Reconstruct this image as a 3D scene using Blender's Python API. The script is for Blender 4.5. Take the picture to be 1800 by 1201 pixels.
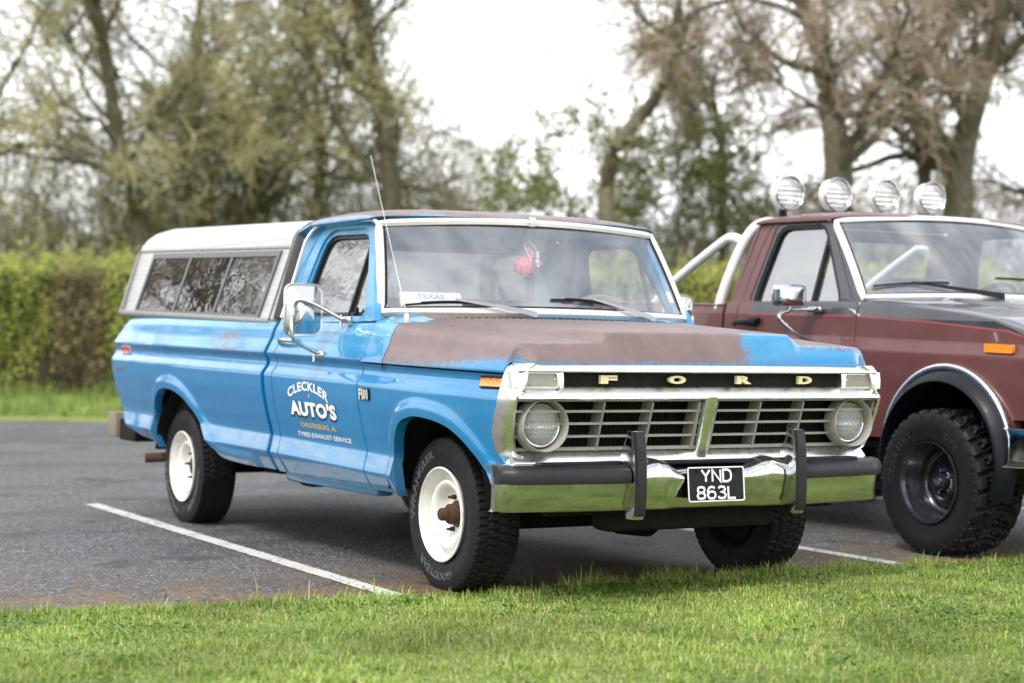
import bpy, bmesh, math, random
import numpy as np
from mathutils import Vector, Matrix
from mathutils.geometry import tessellate_polygon

for _o in list(bpy.data.objects):
    bpy.data.objects.remove(_o, do_unlink=True)
SC = bpy.context.scene
COL = SC.collection
R = math.radians

# ------------------------------------------------------------------ camera
CAM_POS = np.array([7.4115, -4.7483, 1.0972])
def _cam_axes(a, b, c):
    f = np.array([math.cos(b) * math.cos(a), math.cos(b) * math.sin(a), math.sin(b)])
    r = np.array([math.sin(a), -math.cos(a), 0.0]); u = np.cross(r, f)
    return math.cos(c) * r + math.sin(c) * u, -math.sin(c) * r + math.cos(c) * u, f
CAM_R, CAM_U, CAM_F = _cam_axes(2.62578, 0.00132, 0.01358)
cam_data = bpy.data.cameras.new('camera')
cam = bpy.data.objects.new('camera', cam_data); COL.objects.link(cam)
_m = Matrix.Identity(4)
for i in range(3):
    _m[i][0], _m[i][1], _m[i][2], _m[i][3] = CAM_R[i], CAM_U[i], -CAM_F[i], CAM_POS[i]
cam.matrix_world = _m
cam_data.sensor_width = 36.0
cam_data.lens = 66.03
cam_data.clip_start = 0.1
cam_data.clip_end = 2000.0
cam_data.dof.use_dof = True
cam_data.dof.focus_distance = 8.1
cam_data.dof.aperture_fstop = 2.0
SC.camera = cam

# ------------------------------------------------------------------ light
SUN_EL, SUN_AZ = R(52), R(-62)          # azimuth of the sun measured from +X towards +Y
world = bpy.data.worlds.new('World'); SC.world = world
world.use_nodes = True
wn = world.node_tree; wn.nodes.clear()
w_out = wn.nodes.new('ShaderNodeOutputWorld'); w_bg = wn.nodes.new('ShaderNodeBackground')
w_sky = wn.nodes.new('ShaderNodeTexSky'); w_sky.sky_type = 'NISHITA'; w_sky.sun_disc = False
w_sky.sun_elevation = SUN_EL; w_sky.sun_rotation = R(90) - SUN_AZ
w_tc = wn.nodes.new('ShaderNodeTexCoord')
w_map = wn.nodes.new('ShaderNodeMapping'); w_map.inputs['Scale'].default_value = (1.0, 1.6, 3.2)
w_n1 = wn.nodes.new('ShaderNodeTexNoise'); w_n1.inputs['Scale'].default_value = 2.1; w_n1.inputs['Detail'].default_value = 7; w_n1.inputs['Roughness'].default_value = .55; w_n1.inputs['Distortion'].default_value = .6
w_r1 = wn.nodes.new('ShaderNodeValToRGB')
w_r1.color_ramp.elements[0].position = .40; w_r1.color_ramp.elements[0].color = (.30, .30, .30, 1)
w_r1.color_ramp.elements[1].position = .60; w_r1.color_ramp.elements[1].color = (1, 1, 1, 1)
w_n2 = wn.nodes.new('ShaderNodeTexNoise'); w_n2.inputs['Scale'].default_value = 1.3; w_n2.inputs['Detail'].default_value = 5
w_r2 = wn.nodes.new('ShaderNodeValToRGB')
w_r2.color_ramp.elements[0].position = .38; w_r2.color_ramp.elements[0].color = (8.6, 8.9, 9.4, 1)
w_r2.color_ramp.elements[1].position = .62; w_r2.color_ramp.elements[1].color = (11.8, 11.8, 11.8, 1)
w_mx = wn.nodes.new('ShaderNodeMix'); w_mx.data_type = 'RGBA'
L = wn.links.new
L(w_tc.outputs['Generated'], w_map.inputs['Vector'])
L(w_map.outputs['Vector'], w_n1.inputs['Vector']); L(w_map.outputs['Vector'], w_n2.inputs['Vector'])
L(w_n1.outputs['Fac'], w_r1.inputs['Fac']); L(w_n2.outputs['Fac'], w_r2.inputs['Fac'])
w_sx = wn.nodes.new('ShaderNodeSeparateXYZ'); L(w_tc.outputs['Generated'], w_sx.inputs[0])
w_lo = wn.nodes.new('ShaderNodeMapRange'); w_lo.inputs['From Min'].default_value = .62; w_lo.inputs['From Max'].default_value = .40; L(w_sx.outputs['Z'], w_lo.inputs['Value'])
w_max = wn.nodes.new('ShaderNodeMath'); w_max.operation = 'MAXIMUM'; L(w_r1.outputs['Color'], w_max.inputs[0]); L(w_lo.outputs[0], w_max.inputs[1])
L(w_max.outputs[0], w_mx.inputs[0]); L(w_sky.outputs['Color'], w_mx.inputs[6]); L(w_r2.outputs['Color'], w_mx.inputs[7])
L(w_mx.outputs[2], w_bg.inputs['Color']); w_bg.inputs['Strength'].default_value = 0.10
L(w_bg.outputs['Background'], w_out.inputs['Surface'])

sun_d = bpy.data.lights.new('sun', 'SUN'); sun = bpy.data.objects.new('sun', sun_d); COL.objects.link(sun)
sun_d.energy = 1.5; sun_d.angle = R(14); sun_d.color = (1.0, .96, .90)
_sd = Vector((math.cos(SUN_EL) * math.cos(SUN_AZ), math.cos(SUN_EL) * math.sin(SUN_AZ), math.sin(SUN_EL)))
sun.rotation_euler = _sd.to_track_quat('Z', 'Y').to_euler()
sun.location = (0, 0, 30)
SC.view_settings.view_transform = 'Standard'
SC.view_settings.look = 'None'
SC.view_settings.gamma = 1.0
SC.view_settings.exposure = 1.17

# ------------------------------------------------------------------ mesh helpers
class MB:
    """Collects vertices and faces; build() links them as one mesh object."""
    def __init__(s):
        s.v = []; s.f = []; s.m = []; s.n = 0; s.attr = []
    def add(s, V, F, mat=0, attr=None):
        V = np.asarray(V, float).reshape(-1, 3)
        s.v.append(V); k = s.n
        for f in F:
            s.f.append([i + k for i in f]); s.m.append(mat)
        s.attr.append(np.zeros(len(V)) if attr is None else np.asarray(attr, float))
        s.n += len(V)
        return s
    def grid(s, P, mat=0, close_u=False, close_v=False, flip=False, attr=None, drop=True):
        P = np.asarray(P, float); nu, nv = P.shape[:2]
        F = []
        V = P.reshape(-1, 3)
        for i in range(nu if close_u else nu - 1):
            i2 = (i + 1) % nu
            for j in range(nv if close_v else nv - 1):
                j2 = (j + 1) % nv
                q = [i * nv + j, i2 * nv + j, i2 * nv + j2, i * nv + j2]
                if flip: q.reverse()
                F.append(q)
        return s.add(V, F, mat, None if attr is None else np.asarray(attr).reshape(-1))
    def box(s, c, size, rot=None, mat=0, bev=0.0):
        """box with chamfered edges: each face inset, edges cut"""
        hx, hy, hz = [a / 2 for a in size]
        b = min(bev, hx * .9, hy * .9, hz * .9)
        bm = bmesh.new(); bmesh.ops.create_cube(bm, size=1.0)
        for v in bm.verts: v.co = Vector((v.co.x * 2 * hx, v.co.y * 2 * hy, v.co.z * 2 * hz))
        if b > 0: bmesh.ops.bevel(bm, geom=bm.edges[:], offset=b, segments=2, profile=.5, affect='EDGES')
        M = rot.to_3x3() if rot is not None else None
        bm.verts.index_update()
        V = [(M @ v.co if M is not None else v.co) + Vector(c) for v in bm.verts]
        F = [[v.index for v in f.verts] for f in bm.faces]; bm.free()
        return s.add([tuple(v) for v in V], F, mat)
    def tube(s, path, r, sides=10, caps=True, mat=0, closed=False):
        P = np.asarray(path, float); n = len(P)
        rr = np.full(n, r) if np.isscalar(r) else np.asarray(r, float)
        T = np.zeros_like(P)
        if closed: T = np.roll(P, -1, 0) - np.roll(P, 1, 0)
        else:
            T[1:-1] = P[2:] - P[:-2]; T[0] = P[1] - P[0]; T[-1] = P[-1] - P[-2]
        T /= np.linalg.norm(T, axis=1)[:, None] + 1e-12
        ref = np.array([0, 0, 1.0]) if abs(T[0][2]) < .9 else np.array([1.0, 0, 0])
        a = np.cross(T[0], ref); a /= np.linalg.norm(a)
        rows = []
        for i in range(n):
            a = a - T[i] * (a @ T[i]); a /= np.linalg.norm(a) + 1e-12
            b = np.cross(T[i], a)
            th = np.linspace(0, 2 * math.pi, sides, endpoint=False)
            rows.append(P[i] + rr[i] * (np.cos(th)[:, None] * a + np.sin(th)[:, None] * b))
        k = len(rows)
        s.grid(np.array(rows), mat, close_u=closed, close_v=True, flip=True)
        if caps and not closed:
            s.add(rows[0], [list(range(sides))], mat); s.add(rows[-1], [list(range(sides))[::-1]], mat)
        return s
    def sweep(s, path, sec, up=(0, 0, 1), closed_sec=True, caps=True, mat=0, scale=None):
        """sec: (a,b) offsets along side=cross(T,up) and up"""
        P = np.asarray(path, float); sec = np.asarray(sec, float); n = len(P)
        T = np.zeros_like(P); T[1:-1] = P[2:] - P[:-2]; T[0] = P[1] - P[0]; T[-1] = P[-1] - P[-2]
        T /= np.linalg.norm(T, axis=1)[:, None]
        rows = []
        for i in range(n):
            u = np.array(up, float); sd = np.cross(T[i], u); sd /= np.linalg.norm(sd); u2 = np.cross(sd, T[i])
            k = 1 if scale is None else scale[i]
            rows.append(P[i] + k * (sec[:, :1] * sd + sec[:, 1:] * u2))
        s.grid(np.array(rows), mat, close_v=closed_sec)
        if caps and closed_sec:
            m = len(sec); s.add(rows[0], [list(range(m))[::-1]], mat); s.add(rows[-1], [list(range(m))], mat)
        return s
    def lathe(s, prof, c, axis='Y', seg=48, mat=0, closed=False):
        """prof: (offset along axis, radius)"""
        prof = np.asarray(prof, float); th = np.linspace(0, 2 * math.pi, seg, endpoint=False)
        G = np.zeros((len(prof), seg, 3))
        for i, (o, r) in enumerate(prof):
            ca, sa = r * np.cos(th), r * np.sin(th)
            if axis == 'Y': G[i] = np.stack([ca, np.full(seg, o), sa], 1)
            elif axis == 'X': G[i] = np.stack([np.full(seg, o), ca, sa], 1)
            else: G[i] = np.stack([ca, sa, np.full(seg, o)], 1)
        G += np.asarray(c, float)
        return s.grid(G, mat, close_v=True, close_u=closed)
    def poly(s, outer, holes=(), fn=None, thick=0.0, mat=0, normal_flip=False):
        """flat polygon with holes in (a,b), mapped by fn(a,b,d) to 3D; thick > 0 closes it as a slab"""
        loops = [list(outer)] + [list(h) for h in holes]
        flat = [p for l in loops for p in l]
        tris = tessellate_polygon([[Vector((p[0], p[1], 0)) for p in l] for l in loops])
        n = len(flat)
        V0 = [fn(a, b, 0.0) for a, b in flat]
        F = [list(t) for t in tris]
        if thick == 0: return s.add(V0, F, mat)
        V1 = [fn(a, b, thick) for a, b in flat]
        FF = F + [[i + n for i in t][::-1] for t in F]
        k = 0
        for l in loops:
            m = len(l)
            for i in range(m):
                j = (i + 1) % m
                FF.append([k + i, k + j, k + j + n, k + i + n])
            k += m
        return s.add(V0 + V1, FF, mat)
    def mirrored(s):
        o = MB(); o.v = [v * np.array([1, -1, 1.0]) for v in s.v]; o.f = [f[::-1] for f in s.f]; o.m = list(s.m); o.n = s.n; o.attr = list(s.attr)
        return o
    def join(s, o, T=None):
        k = s.n
        for v, a in zip(o.v, o.attr):
            v = np.asarray(v)
            if T is not None:
                M = np.array(T); v = v @ M[:3, :3].T + M[:3, 3]
            s.v.append(v); s.attr.append(a)
        s.f += [[i + k for i in f] for f in o.f]; s.m += o.m; s.n += o.n
        return s
    def build(s, name, mats, parent=None, smooth=35, weld=0.0, recalc=True, loc=None):
        V = np.concatenate(s.v) if s.v else np.zeros((0, 3))
        me = bpy.data.meshes.new(name)
        bm = bmesh.new()
        at = np.concatenate(s.attr)
        lay = bm.verts.layers.float.new('wear')
        vs = []
        for p, a in zip(V, at):
            v = bm.verts.new(p); v[lay] = a; vs.append(v)
        for f, m in zip(s.f, s.m):
            u = []
            for i in f:
                if vs[i] not in u: u.append(vs[i])
            if len(u) < 3: continue
            try:
                fc = bm.faces.new(u); fc.material_index = m
            except ValueError: pass
        if weld > 0:
            bmesh.ops.remove_doubles(bm, verts=bm.verts[:], dist=weld)
            bmesh.ops.dissolve_degenerate(bm, dist=1e-5, edges=bm.edges[:])
        if recalc: bmesh.ops.recalc_face_normals(bm, faces=bm.faces[:])
        bm.to_mesh(me); bm.free()
        if smooth:
            me.shade_smooth(); me.set_sharp_from_angle(angle=R(smooth))
        for m in (mats if isinstance(mats, (list, tuple)) else [mats]): me.materials.append(m)
        o = bpy.data.objects.new(name, me); COL.objects.link(o)
        if parent is not None: o.parent = parent
        if loc is not None: o.location = loc
        return o

def fast_mesh(name, V, F, mats, parent=None, col=None, smooth=False, fmat=None):
    """numpy mesh: F is (n,3) or (n,4); col per-vertex float colour"""
    V = np.asarray(V, np.float32); F = np.asarray(F, np.int32); k = F.shape[1]
    me = bpy.data.meshes.new(name)
    me.vertices.add(len(V)); me.vertices.foreach_set('co', V.ravel())
    me.loops.add(F.size); me.loops.foreach_set('vertex_index', F.ravel())
    me.polygons.add(len(F)); me.polygons.foreach_set('loop_start', np.arange(0, F.size, k, dtype=np.int32))
    me.polygons.foreach_set('loop_total', np.full(len(F), k, np.int32))
    if fmat is not None: me.polygons.foreach_set('material_index', np.asarray(fmat, np.int32))
    if smooth: me.polygons.foreach_set('use_smooth', np.ones(len(F), bool))
    me.update(calc_edges=True)
    if col is not None:
        a = me.color_attributes.new('tint', 'FLOAT_COLOR', 'POINT')
        c = np.ones((len(V), 4), np.float32); c[:, :3] = col
        a.data.foreach_set('color', c.ravel())
    for m in (mats if isinstance(mats, (list, tuple)) else [mats]): me.materials.append(m)
    o = bpy.data.objects.new(name, me); COL.objects.link(o)
    if parent is not None: o.parent = parent
    return o

def thing(name, label, cat, loc=(0, 0, 0), group=None):
    o = bpy.data.objects.new(name, None); COL.objects.link(o); o.location = loc
    o.empty_display_size = .2
    o['label'] = label; o['category'] = cat
    if group: o['group'] = group
    return o
def tag(o, label, cat, group=None):
    o['label'] = label; o['category'] = cat
    if group: o['group'] = group
    return o
def rrect(w, h, r, n=5, cx=0, cy=0):
    """rounded rectangle outline"""
    out = []
    for (sx, sy, a0) in ((1, 1, 0), (-1, 1, 90), (-1, -1, 180), (1, -1, 270)):
        for i in range(n + 1):
            a = R(a0 + 90 * i / n)
            out.append((cx + sx * (w / 2 - r) + r * math.cos(a), cy + sy * (h / 2 - r) + r * math.sin(a)))
    return out
def catmull(P, n=8):
    P = [np.asarray(p, float) for p in P]; out = []
    Q = [2 * P[0] - P[1]] + P + [2 * P[-1] - P[-2]]
    for i in range(1, len(Q) - 2):
        for k in range(n):
            t = k / n; a, b, c, d = Q[i - 1:i + 3]
            out.append(.5 * (2 * b + (c - a) * t + (2 * a - 5 * b + 4 * c - d) * t * t + (3 * b - a - 3 * c + d) * t ** 3))
    out.append(P[-1]); return np.array(out)
def sstep(a, b, x):
    t = np.clip((x - a) / (b - a), 0, 1); return t * t * (3 - 2 * t)

def text_data(s, bold=0.0, spacing=1.0, outline=0.0, res=3):
    """vertices (n,2) scaled to cap height 1 and faces of a line of text"""
    cu = bpy.data.curves.new('lettering', 'FONT'); cu.body = s; cu.size = 1.0; cu.resolution_u = res
    cu.space_character = spacing
    if outline: cu.fill_mode = 'NONE'; cu.bevel_depth = outline; cu.bevel_resolution = 1; cu.offset = bold
    else: cu.offset = bold
    o = bpy.data.objects.new('lettering', cu); COL.objects.link(o)
    dg = bpy.context.evaluated_depsgraph_get(); dg.update()
    me = bpy.data.meshes.new_from_object(o.evaluated_get(dg))
    V = np.array([v.co[:] for v in me.vertices]).reshape(-1, 3); F = [list(p.vertices) for p in me.polygons]
    bpy.data.objects.remove(o); bpy.data.curves.remove(cu); bpy.data.meshes.remove(me)
    return V, F
def text_box(s, x0, x1, y0, y1, **k):
    """text squeezed to fill a box"""
    V, F = text_data(s, **k)
    lo, hi = V.min(0), V.max(0)
    V = V.copy()
    V[:, 0] = x0 + (V[:, 0] - lo[0]) / (hi[0] - lo[0]) * (x1 - x0)
    V[:, 1] = y0 + (V[:, 1] - lo[1]) / (hi[1] - lo[1]) * (y1 - y0)
    return V, F

# ------------------------------------------------------------------ material helpers
class NT:
    def __init__(s, name):
        s.m = bpy.data.materials.new(name); s.m.use_nodes = True; s.t = s.m.node_tree; s.t.nodes.clear()
        s.out = s.t.nodes.new('ShaderNodeOutputMaterial')
    def n(s, t, **k):
        nd = s.t.nodes.new('ShaderNode' + t)
        for a, v in k.items():
            if hasattr(nd, a): setattr(nd, a, v)
        return nd
    def l(s, a, b): s.t.links.new(a, b)
    def coord(s, kind='Object', scale=None):
        c = s.n('TexCoord').outputs[kind]
        if scale is not None:
            m = s.n('Mapping'); s.l(c, m.inputs['Vector']); m.inputs['Scale'].default_value = scale; c = m.outputs['Vector']
        return c
    def noise(s, vec, scale, detail=4, rough=.55, dist=0):
        nd = s.n('TexNoise'); nd.inputs['Scale'].default_value = scale; nd.inputs['Detail'].default_value = detail
        nd.inputs['Roughness'].default_value = rough; nd.inputs['Distortion'].default_value = dist
        if vec is not None: s.l(vec, nd.inputs['Vector'])
        return nd.outputs['Fac']
    def ramp(s, fac, stops, interp='LINEAR'):
        r = s.n('ValToRGB'); cr = r.color_ramp; cr.interpolation = interp
        while len(cr.elements) < len(stops): cr.elements.new(.5)
        for e, (p, c) in zip(cr.elements, stops):
            e.position = p; e.color = (*c, 1) if isinstance(c, (tuple, list)) else (c, c, c, 1)
        s.l(fac, r.inputs['Fac']); return r.outputs['Color']
    def mix(s, fac, a, b, mode='MIX'):
        m = s.n('Mix', data_type='RGBA'); m.blend_type = mode
        for v, i in ((fac, 0), (a, 6), (b, 7)):
            if hasattr(v, 'is_linked') or hasattr(v, 'links'): s.l(v, m.inputs[i])
            elif isinstance(v, (tuple, list)): m.inputs[i].default_value = (*v, 1)
            else: m.inputs[i].default_value = v if i == 0 else (v, v, v, 1)
        return m.outputs[2]
    def math(s, op, a, b=0.0, clamp=False):
        m = s.n('Math', operation=op); m.use_clamp = clamp
        for v, i in ((a, 0), (b, 1)):
            if hasattr(v, 'links'): s.l(v, m.inputs[i])
            else: m.inputs[i].default_value = v
        return m.outputs[0]
    def bump(s, h, strength=.3, dist=.01):
        b = s.n('Bump'); b.inputs['Strength'].default_value = strength; b.inputs['Distance'].default_value = dist
        s.l(h, b.inputs['Height']); return b.outputs['Normal']
    def pbr(s, color=None, rough=.5, metal=0.0, spec=.5, normal=None, coat=0.0, coat_rough=.05, **k):
        p = s.n('BsdfPrincipled')
        for key, v in (('Base Color', color), ('Roughness', rough), ('Metallic', metal), ('Specular IOR Level', spec), ('Normal', normal), ('Coat Weight', coat), ('Coat Roughness', coat_rough)):
            if v is None: continue
            if hasattr(v, 'links'): s.l(v, p.inputs[key])
            elif isinstance(v, (tuple, list)): p.inputs[key].default_value = (*v, 1)
            else: p.inputs[key].default_value = v
        for key, v in k.items():
            key = key.replace('_', ' ')
            if hasattr(v, 'links'): s.l(v, p.inputs[key])
            else: p.inputs[key].default_value = v
        s.l(p.outputs['BSDF'], s.out.inputs['Surface']); return p

def plain(name, color, rough=.5, metal=0.0, spec=.5, var=.12, nscale=9.0, bump=0.0, bscale=60.0, coat=0.0, rvar=.12):
    """surface with gentle procedural unevenness in tint and gloss"""
    t = NT(name); c = t.coord()
    n1 = t.noise(c, nscale, 5)
    col = t.mix(n1, tuple(x * (1 - var) for x in color), tuple(min(1, x * (1 + var)) for x in color))
    n2 = t.noise(c, nscale * 2.7, 4)
    ro = t.ramp(n2, [(.3, max(0, rough - rvar)), (.7, min(1, rough + rvar))])
    nm = t.bump(t.noise(c, bscale, 3), bump, .004) if bump else None
    t.pbr(col, ro, metal, spec, nm, coat)
    return t.m
# ------------------------------------------------------------------ materials
def paint(name, base, pale, primer=None, rust=None, coat=.9, rough=.40, fade=.22, scratch=None):
    """old car paint: faded lighter patches, primer where the 'wear' attribute says so, small rust specks"""
    t = NT(name); c = t.coord()
    big = t.noise(c, 1.6, 5, .6)
    f = t.ramp(big, [(.42, 0), (.72, fade)])
    col = t.mix(f, base, pale)
    streak = t.noise(t.coord(scale=(9, 9, 1.2)), 2.2, 4)
    col = t.mix(t.ramp(streak, [(.55, 0), (.8, .14)]), col, pale)
    at = t.n('Attribute', attribute_name='wear'); w = at.outputs['Fac']
    ro = t.ramp(t.noise(c, 7, 4), [(.3, rough - .08), (.75, rough + .14)])
    ct = coat
    if primer is not None:
        edge = t.noise(t.coord(scale=(1, 1, .6)), 30, 9, .78, .3)
        fine = t.noise(t.coord(scale=(1, 1, .7)), 95, 5, .7)
        e = t.math('ADD', t.math('MULTIPLY', t.math('SUBTRACT', edge, .5), 1.3), t.math('MULTIPLY', t.math('SUBTRACT', fine, .5), 1.9))
        k = t.math('ADD', w, t.math('MULTIPLY', e, .75))
        mask = t.ramp(k, [(.40, 0), (.50, .45), (.62, 1)])
        pn = t.noise(t.coord(scale=(1, 1.6, 1)), 4.5, 9, .74)
        pc = t.ramp(pn, [(.28, tuple(x * .62 for x in primer)), (.5, primer), (.7, tuple(min(1, x * 1.22) for x in primer)), (.85, (.20, .145, .135))])
        rr = t.ramp(t.noise(c, 19, 9, .78), [(.53, 0), (.68, .7)])
        if rust: pc = t.mix(rr, pc, rust)
        halo = t.ramp(k, [(.20, 0), (.44, .25), (.6, 0)])
        col = t.mix(halo, col, pale)
        col = t.mix(mask, col, pc)
        ro = t.mix(mask, ro, t.ramp(t.noise(c, 9, 6, .7), [(.3, .36), (.7, .52)]))
        ct = t.math('MULTIPLY', t.math('SUBTRACT', 1.0, mask), coat)
    if rust is not None:
        sp = t.noise(c, 55, 5, .75)
        sp2 = t.noise(c, 2.2, 3)
        k2 = t.math('MULTIPLY', t.ramp(sp, [(.66, 0), (.71, 1)]), t.ramp(sp2, [(.52, 0), (.64, 1)]))
        col = t.mix(k2, col, rust)
    if primer is not None:   # ghost of the lost side moulding: worn grey strip along the lower crease
        gx = t.n('SeparateXYZ'); t.l(c, gx.inputs[0])
        zz = t.math('ADD', gx.outputs['Z'], t.math('MULTIPLY', t.math('ADD', gx.outputs['X'], 1.75), .022))
        bandm = t.math('MULTIPLY', t.ramp(zz, [(.528, 0), (.540, 1), (.598, 1), (.606, 0)]), t.ramp(t.noise(t.coord(scale=(.7, 1, 2.5)), 9, 7, .7), [(.38, 0), (.62, .85)]))
        bandm = t.math('MULTIPLY', bandm, t.ramp(t.math('ADD', t.math('MULTIPLY', gx.outputs['X'], .1), .5), [(.46, 1), (.475, 0)]))
        col = t.mix(t.math('MULTIPLY', bandm, .75), col, (.15, .26, .34))
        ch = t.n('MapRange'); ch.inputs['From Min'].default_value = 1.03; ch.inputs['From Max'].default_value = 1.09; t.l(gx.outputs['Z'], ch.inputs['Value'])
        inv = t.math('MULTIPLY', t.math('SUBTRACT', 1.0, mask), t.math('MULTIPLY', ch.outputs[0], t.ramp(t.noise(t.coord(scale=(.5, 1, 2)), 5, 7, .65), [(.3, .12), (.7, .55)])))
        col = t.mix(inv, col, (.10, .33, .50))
    dirt = t.n('SeparateXYZ'); t.l(c, dirt.inputs[0])
    lowz = t.ramp(dirt.outputs['Z'], [(.38, 1), (.62, 0)])
    dm = t.math('MULTIPLY', lowz, t.ramp(t.noise(c, 11, 6, .7), [(.35, 0), (.8, .7)]))
    col = t.mix(dm, col, (.17, .16, .14))
    nm = t.bump(t.noise(c, 2.6, 3), .055, .03)
    t.pbr(col, ro, 0, t.mix(mask, (.2, .2, .2), (.75, .75, .75)) if primer is not None else .3, nm, ct, .035, Coat_IOR=1.52)
    return t.m

M = {}
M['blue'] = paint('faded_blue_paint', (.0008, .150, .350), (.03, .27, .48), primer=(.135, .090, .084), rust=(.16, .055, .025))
M['maroon'] = paint('maroon_paint', (.092, .028, .026), (.15, .058, .055), coat=.35, rough=.42, fade=.5)
M['black_paint'] = paint('black_hood_paint', (.020, .021, .026), (.07, .07, .08), coat=.55, rough=.28, fade=.5)
M['pinstripe'] = plain('red_pinstripe', (.22, .050, .048), .55)
def chrome(name, tint, rough, pit):
    t = NT(name); c = t.coord()
    n = t.noise(c, 30, 5, .65)
    col = t.mix(t.ramp(n, [(.52, 0), (.75, pit)]), tint, tuple(x * .55 for x in tint))
    ro = t.ramp(t.noise(c, 14, 5), [(.3, rough), (.8, rough + .16)])
    nm = t.bump(t.noise(c, 5, 2), .06, .02)
    t.pbr(col, ro, 1.0, .5, nm); return t.m
M['chrome'] = chrome('chrome', (.56, .57, .57), .05, .5)
M['alu'] = chrome('polished_aluminium', (.80, .80, .79), .22, .35)
M['old_trim'] = plain('weathered_trim', (.62, .60, .55), .38, .35, .5, .18, 14)
M['argent'] = plain('argent_grille_plastic', (.31, .295, .26), .42, .15, .5, .12, 18)
M['black'] = plain('black_plastic', (.007, .007, .0075), .42, 0, .22)
M['rubber'] = plain('rubber', (.0085, .0085, .0095), .62, 0, .22, .35, 12, .15, 90)
M['rubber_trim'] = plain('bumper_rubber', (.015, .015, .017), .42, 0, .28, .3, 20)
M['under'] = plain('grimy_underbody', (.012, .011, .010), .85, 0, .2, .4, 8)
M['liner'] = plain('wheel_well_liner', (.010, .0095, .009), .9, 0, .15, .4, 8)
M['steel'] = chrome('bare_steel', (.64, .64, .63), .17, .2)
M['white_trim'] = plain('white_painted_trim', (.72, .72, .70), .35, 0, .5, .08, 12)
def white_wheel():
    t = NT('white_wheel_paint'); c = t.coord()
    col = t.mix(t.noise(c, 8, 4), (.66, .65, .60), (.80, .79, .75))
    sp = t.noise(c, 26, 6, .75); sp2 = t.noise(c, 5, 3)
    k = t.math('MULTIPLY', t.ramp(sp, [(.54, 0), (.64, 1)]), t.ramp(sp2, [(.42, 0), (.58, 1)]))
    col = t.mix(t.ramp(t.noise(c, 9, 6, .7), [(.45, 0), (.75, .5)]), col, (.38, .33, .26))
    col = t.mix(k, col, (.15, .07, .035))
    t.pbr(col, .42, 0, .5, None, .2); return t.m
M['screen_trim'] = plain('aged_screen_trim', (.62, .60, .555), .34, .15, .5, .16, 7)
M['white_wheel'] = white_wheel()
M['rust'] = plain('rusty_iron', (.060, .030, .019), .8, .1, .3, .45, 24, .4, 80)
M['black_wheel'] = plain('black_steel_wheel', (.013, .015, .019), .22, 0, .6, .2, 10, 0, 60, .4)
M['navy'] = plain('black_flare_plastic', (.004, .005, .009), .40, 0, .22, .25, 8)
def camper():
    t = NT('camper_aluminium_siding'); c = t.coord()
    sx = t.n('SeparateXYZ'); t.l(c, sx.inputs[0]); z = sx.outputs['Z']
    st = t.noise(t.coord(scale=(.35, 6, 60)), 1.0, 5, .6)
    col = t.mix(t.ramp(st, [(.35, .0), (.75, .5)]), (.45, .44, .42), (.27, .265, .255))
    dn = t.noise(c, 3.0, 6, .65)
    col = t.mix(t.ramp(dn, [(.5, 0), (.8, .35)]), col, (.36, .34, .29))
    w = t.math('SINE', t.math('MULTIPLY', z, 2 * math.pi / .028))
    nm = t.bump(w, .16, .003)
    t.pbr(col, .36, .2, .5, nm); return t.m
M['camper'] = camper()
M['channel'] = plain('dark_window_channel', (.10, .10, .105), .38, .3, .5, .15, 16)
M['camper_trim'] = plain('aluminium_channel', (.30, .295, .29), .36, .6, .5, .15, 16)
def glass(name, tint, ior=1.5, dust=.05, dustcol=(.55, .56, .58), rough=0.0, wob=.0):
    t = NT(name); c = t.coord()
    fr = t.n('Fresnel'); fr.inputs['IOR'].default_value = ior
    tr = t.n('BsdfTransparent'); tr.inputs['Color'].default_value = (*tint, 1)
    gl = t.n('BsdfGlossy'); gl.inputs['Roughness'].default_value = rough; gl.inputs['Color'].default_value = (1, 1, 1, 1)
    if wob:
        nm = t.bump(t.noise(t.coord(scale=(1, 1, 2.2)), 5, 2), wob, .02); t.l(nm, gl.inputs['Normal'])
    df = t.n('BsdfDiffuse'); df.inputs['Color'].default_value = (*dustcol, 1)
    m1 = t.n('MixShader'); m2 = t.n('MixShader')
    dn = t.ramp(t.noise(c, 4, 5, .6), [(.3, dust * .5), (.75, dust * 1.5)])
    t.l(dn, m1.inputs[0]); t.l(tr.outputs[0], m1.inputs[1]); t.l(df.outputs[0], m1.inputs[2])
    geo = t.n('NewGeometry'); fm = t.n('Mix'); fm.data_type = 'FLOAT'   # from inside, a pane reflects a little and never totally
    t.l(geo.outputs['Backfacing'], fm.inputs[0]); t.l(fr.outputs[0], fm.inputs[2]); fm.inputs[3].default_value = .05
    t.l(fm.outputs[0], m2.inputs[0]); t.l(m1.outputs[0], m2.inputs[1]); t.l(gl.outputs[0], m2.inputs[2])
    t.l(m2.outputs[0], t.out.inputs['Surface']); return t.m
M['windscreen'] = glass('windscreen_glass', (.93, .95, .96), 2.15, .12, (.60, .64, .70))
M['side_glass'] = glass('side_window_glass', (.55, .58, .58), 3.2, .03, wob=.05)
M['clear_glass'] = glass('clear_side_glass', (.80, .82, .82), 2.6, .10, (.7, .72, .74))
M['dark_glass'] = glass('tinted_camper_glass', (.10, .11, .12), 3.4, .02, wob=.05)
M['plain_glass'] = glass('clear_glass', (.94, .96, .96), 1.5, .03)
M['lamp_glass'] = glass('lamp_glass', (.96, .96, .95), 1.5, .04, (.8, .8, .78))
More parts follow.
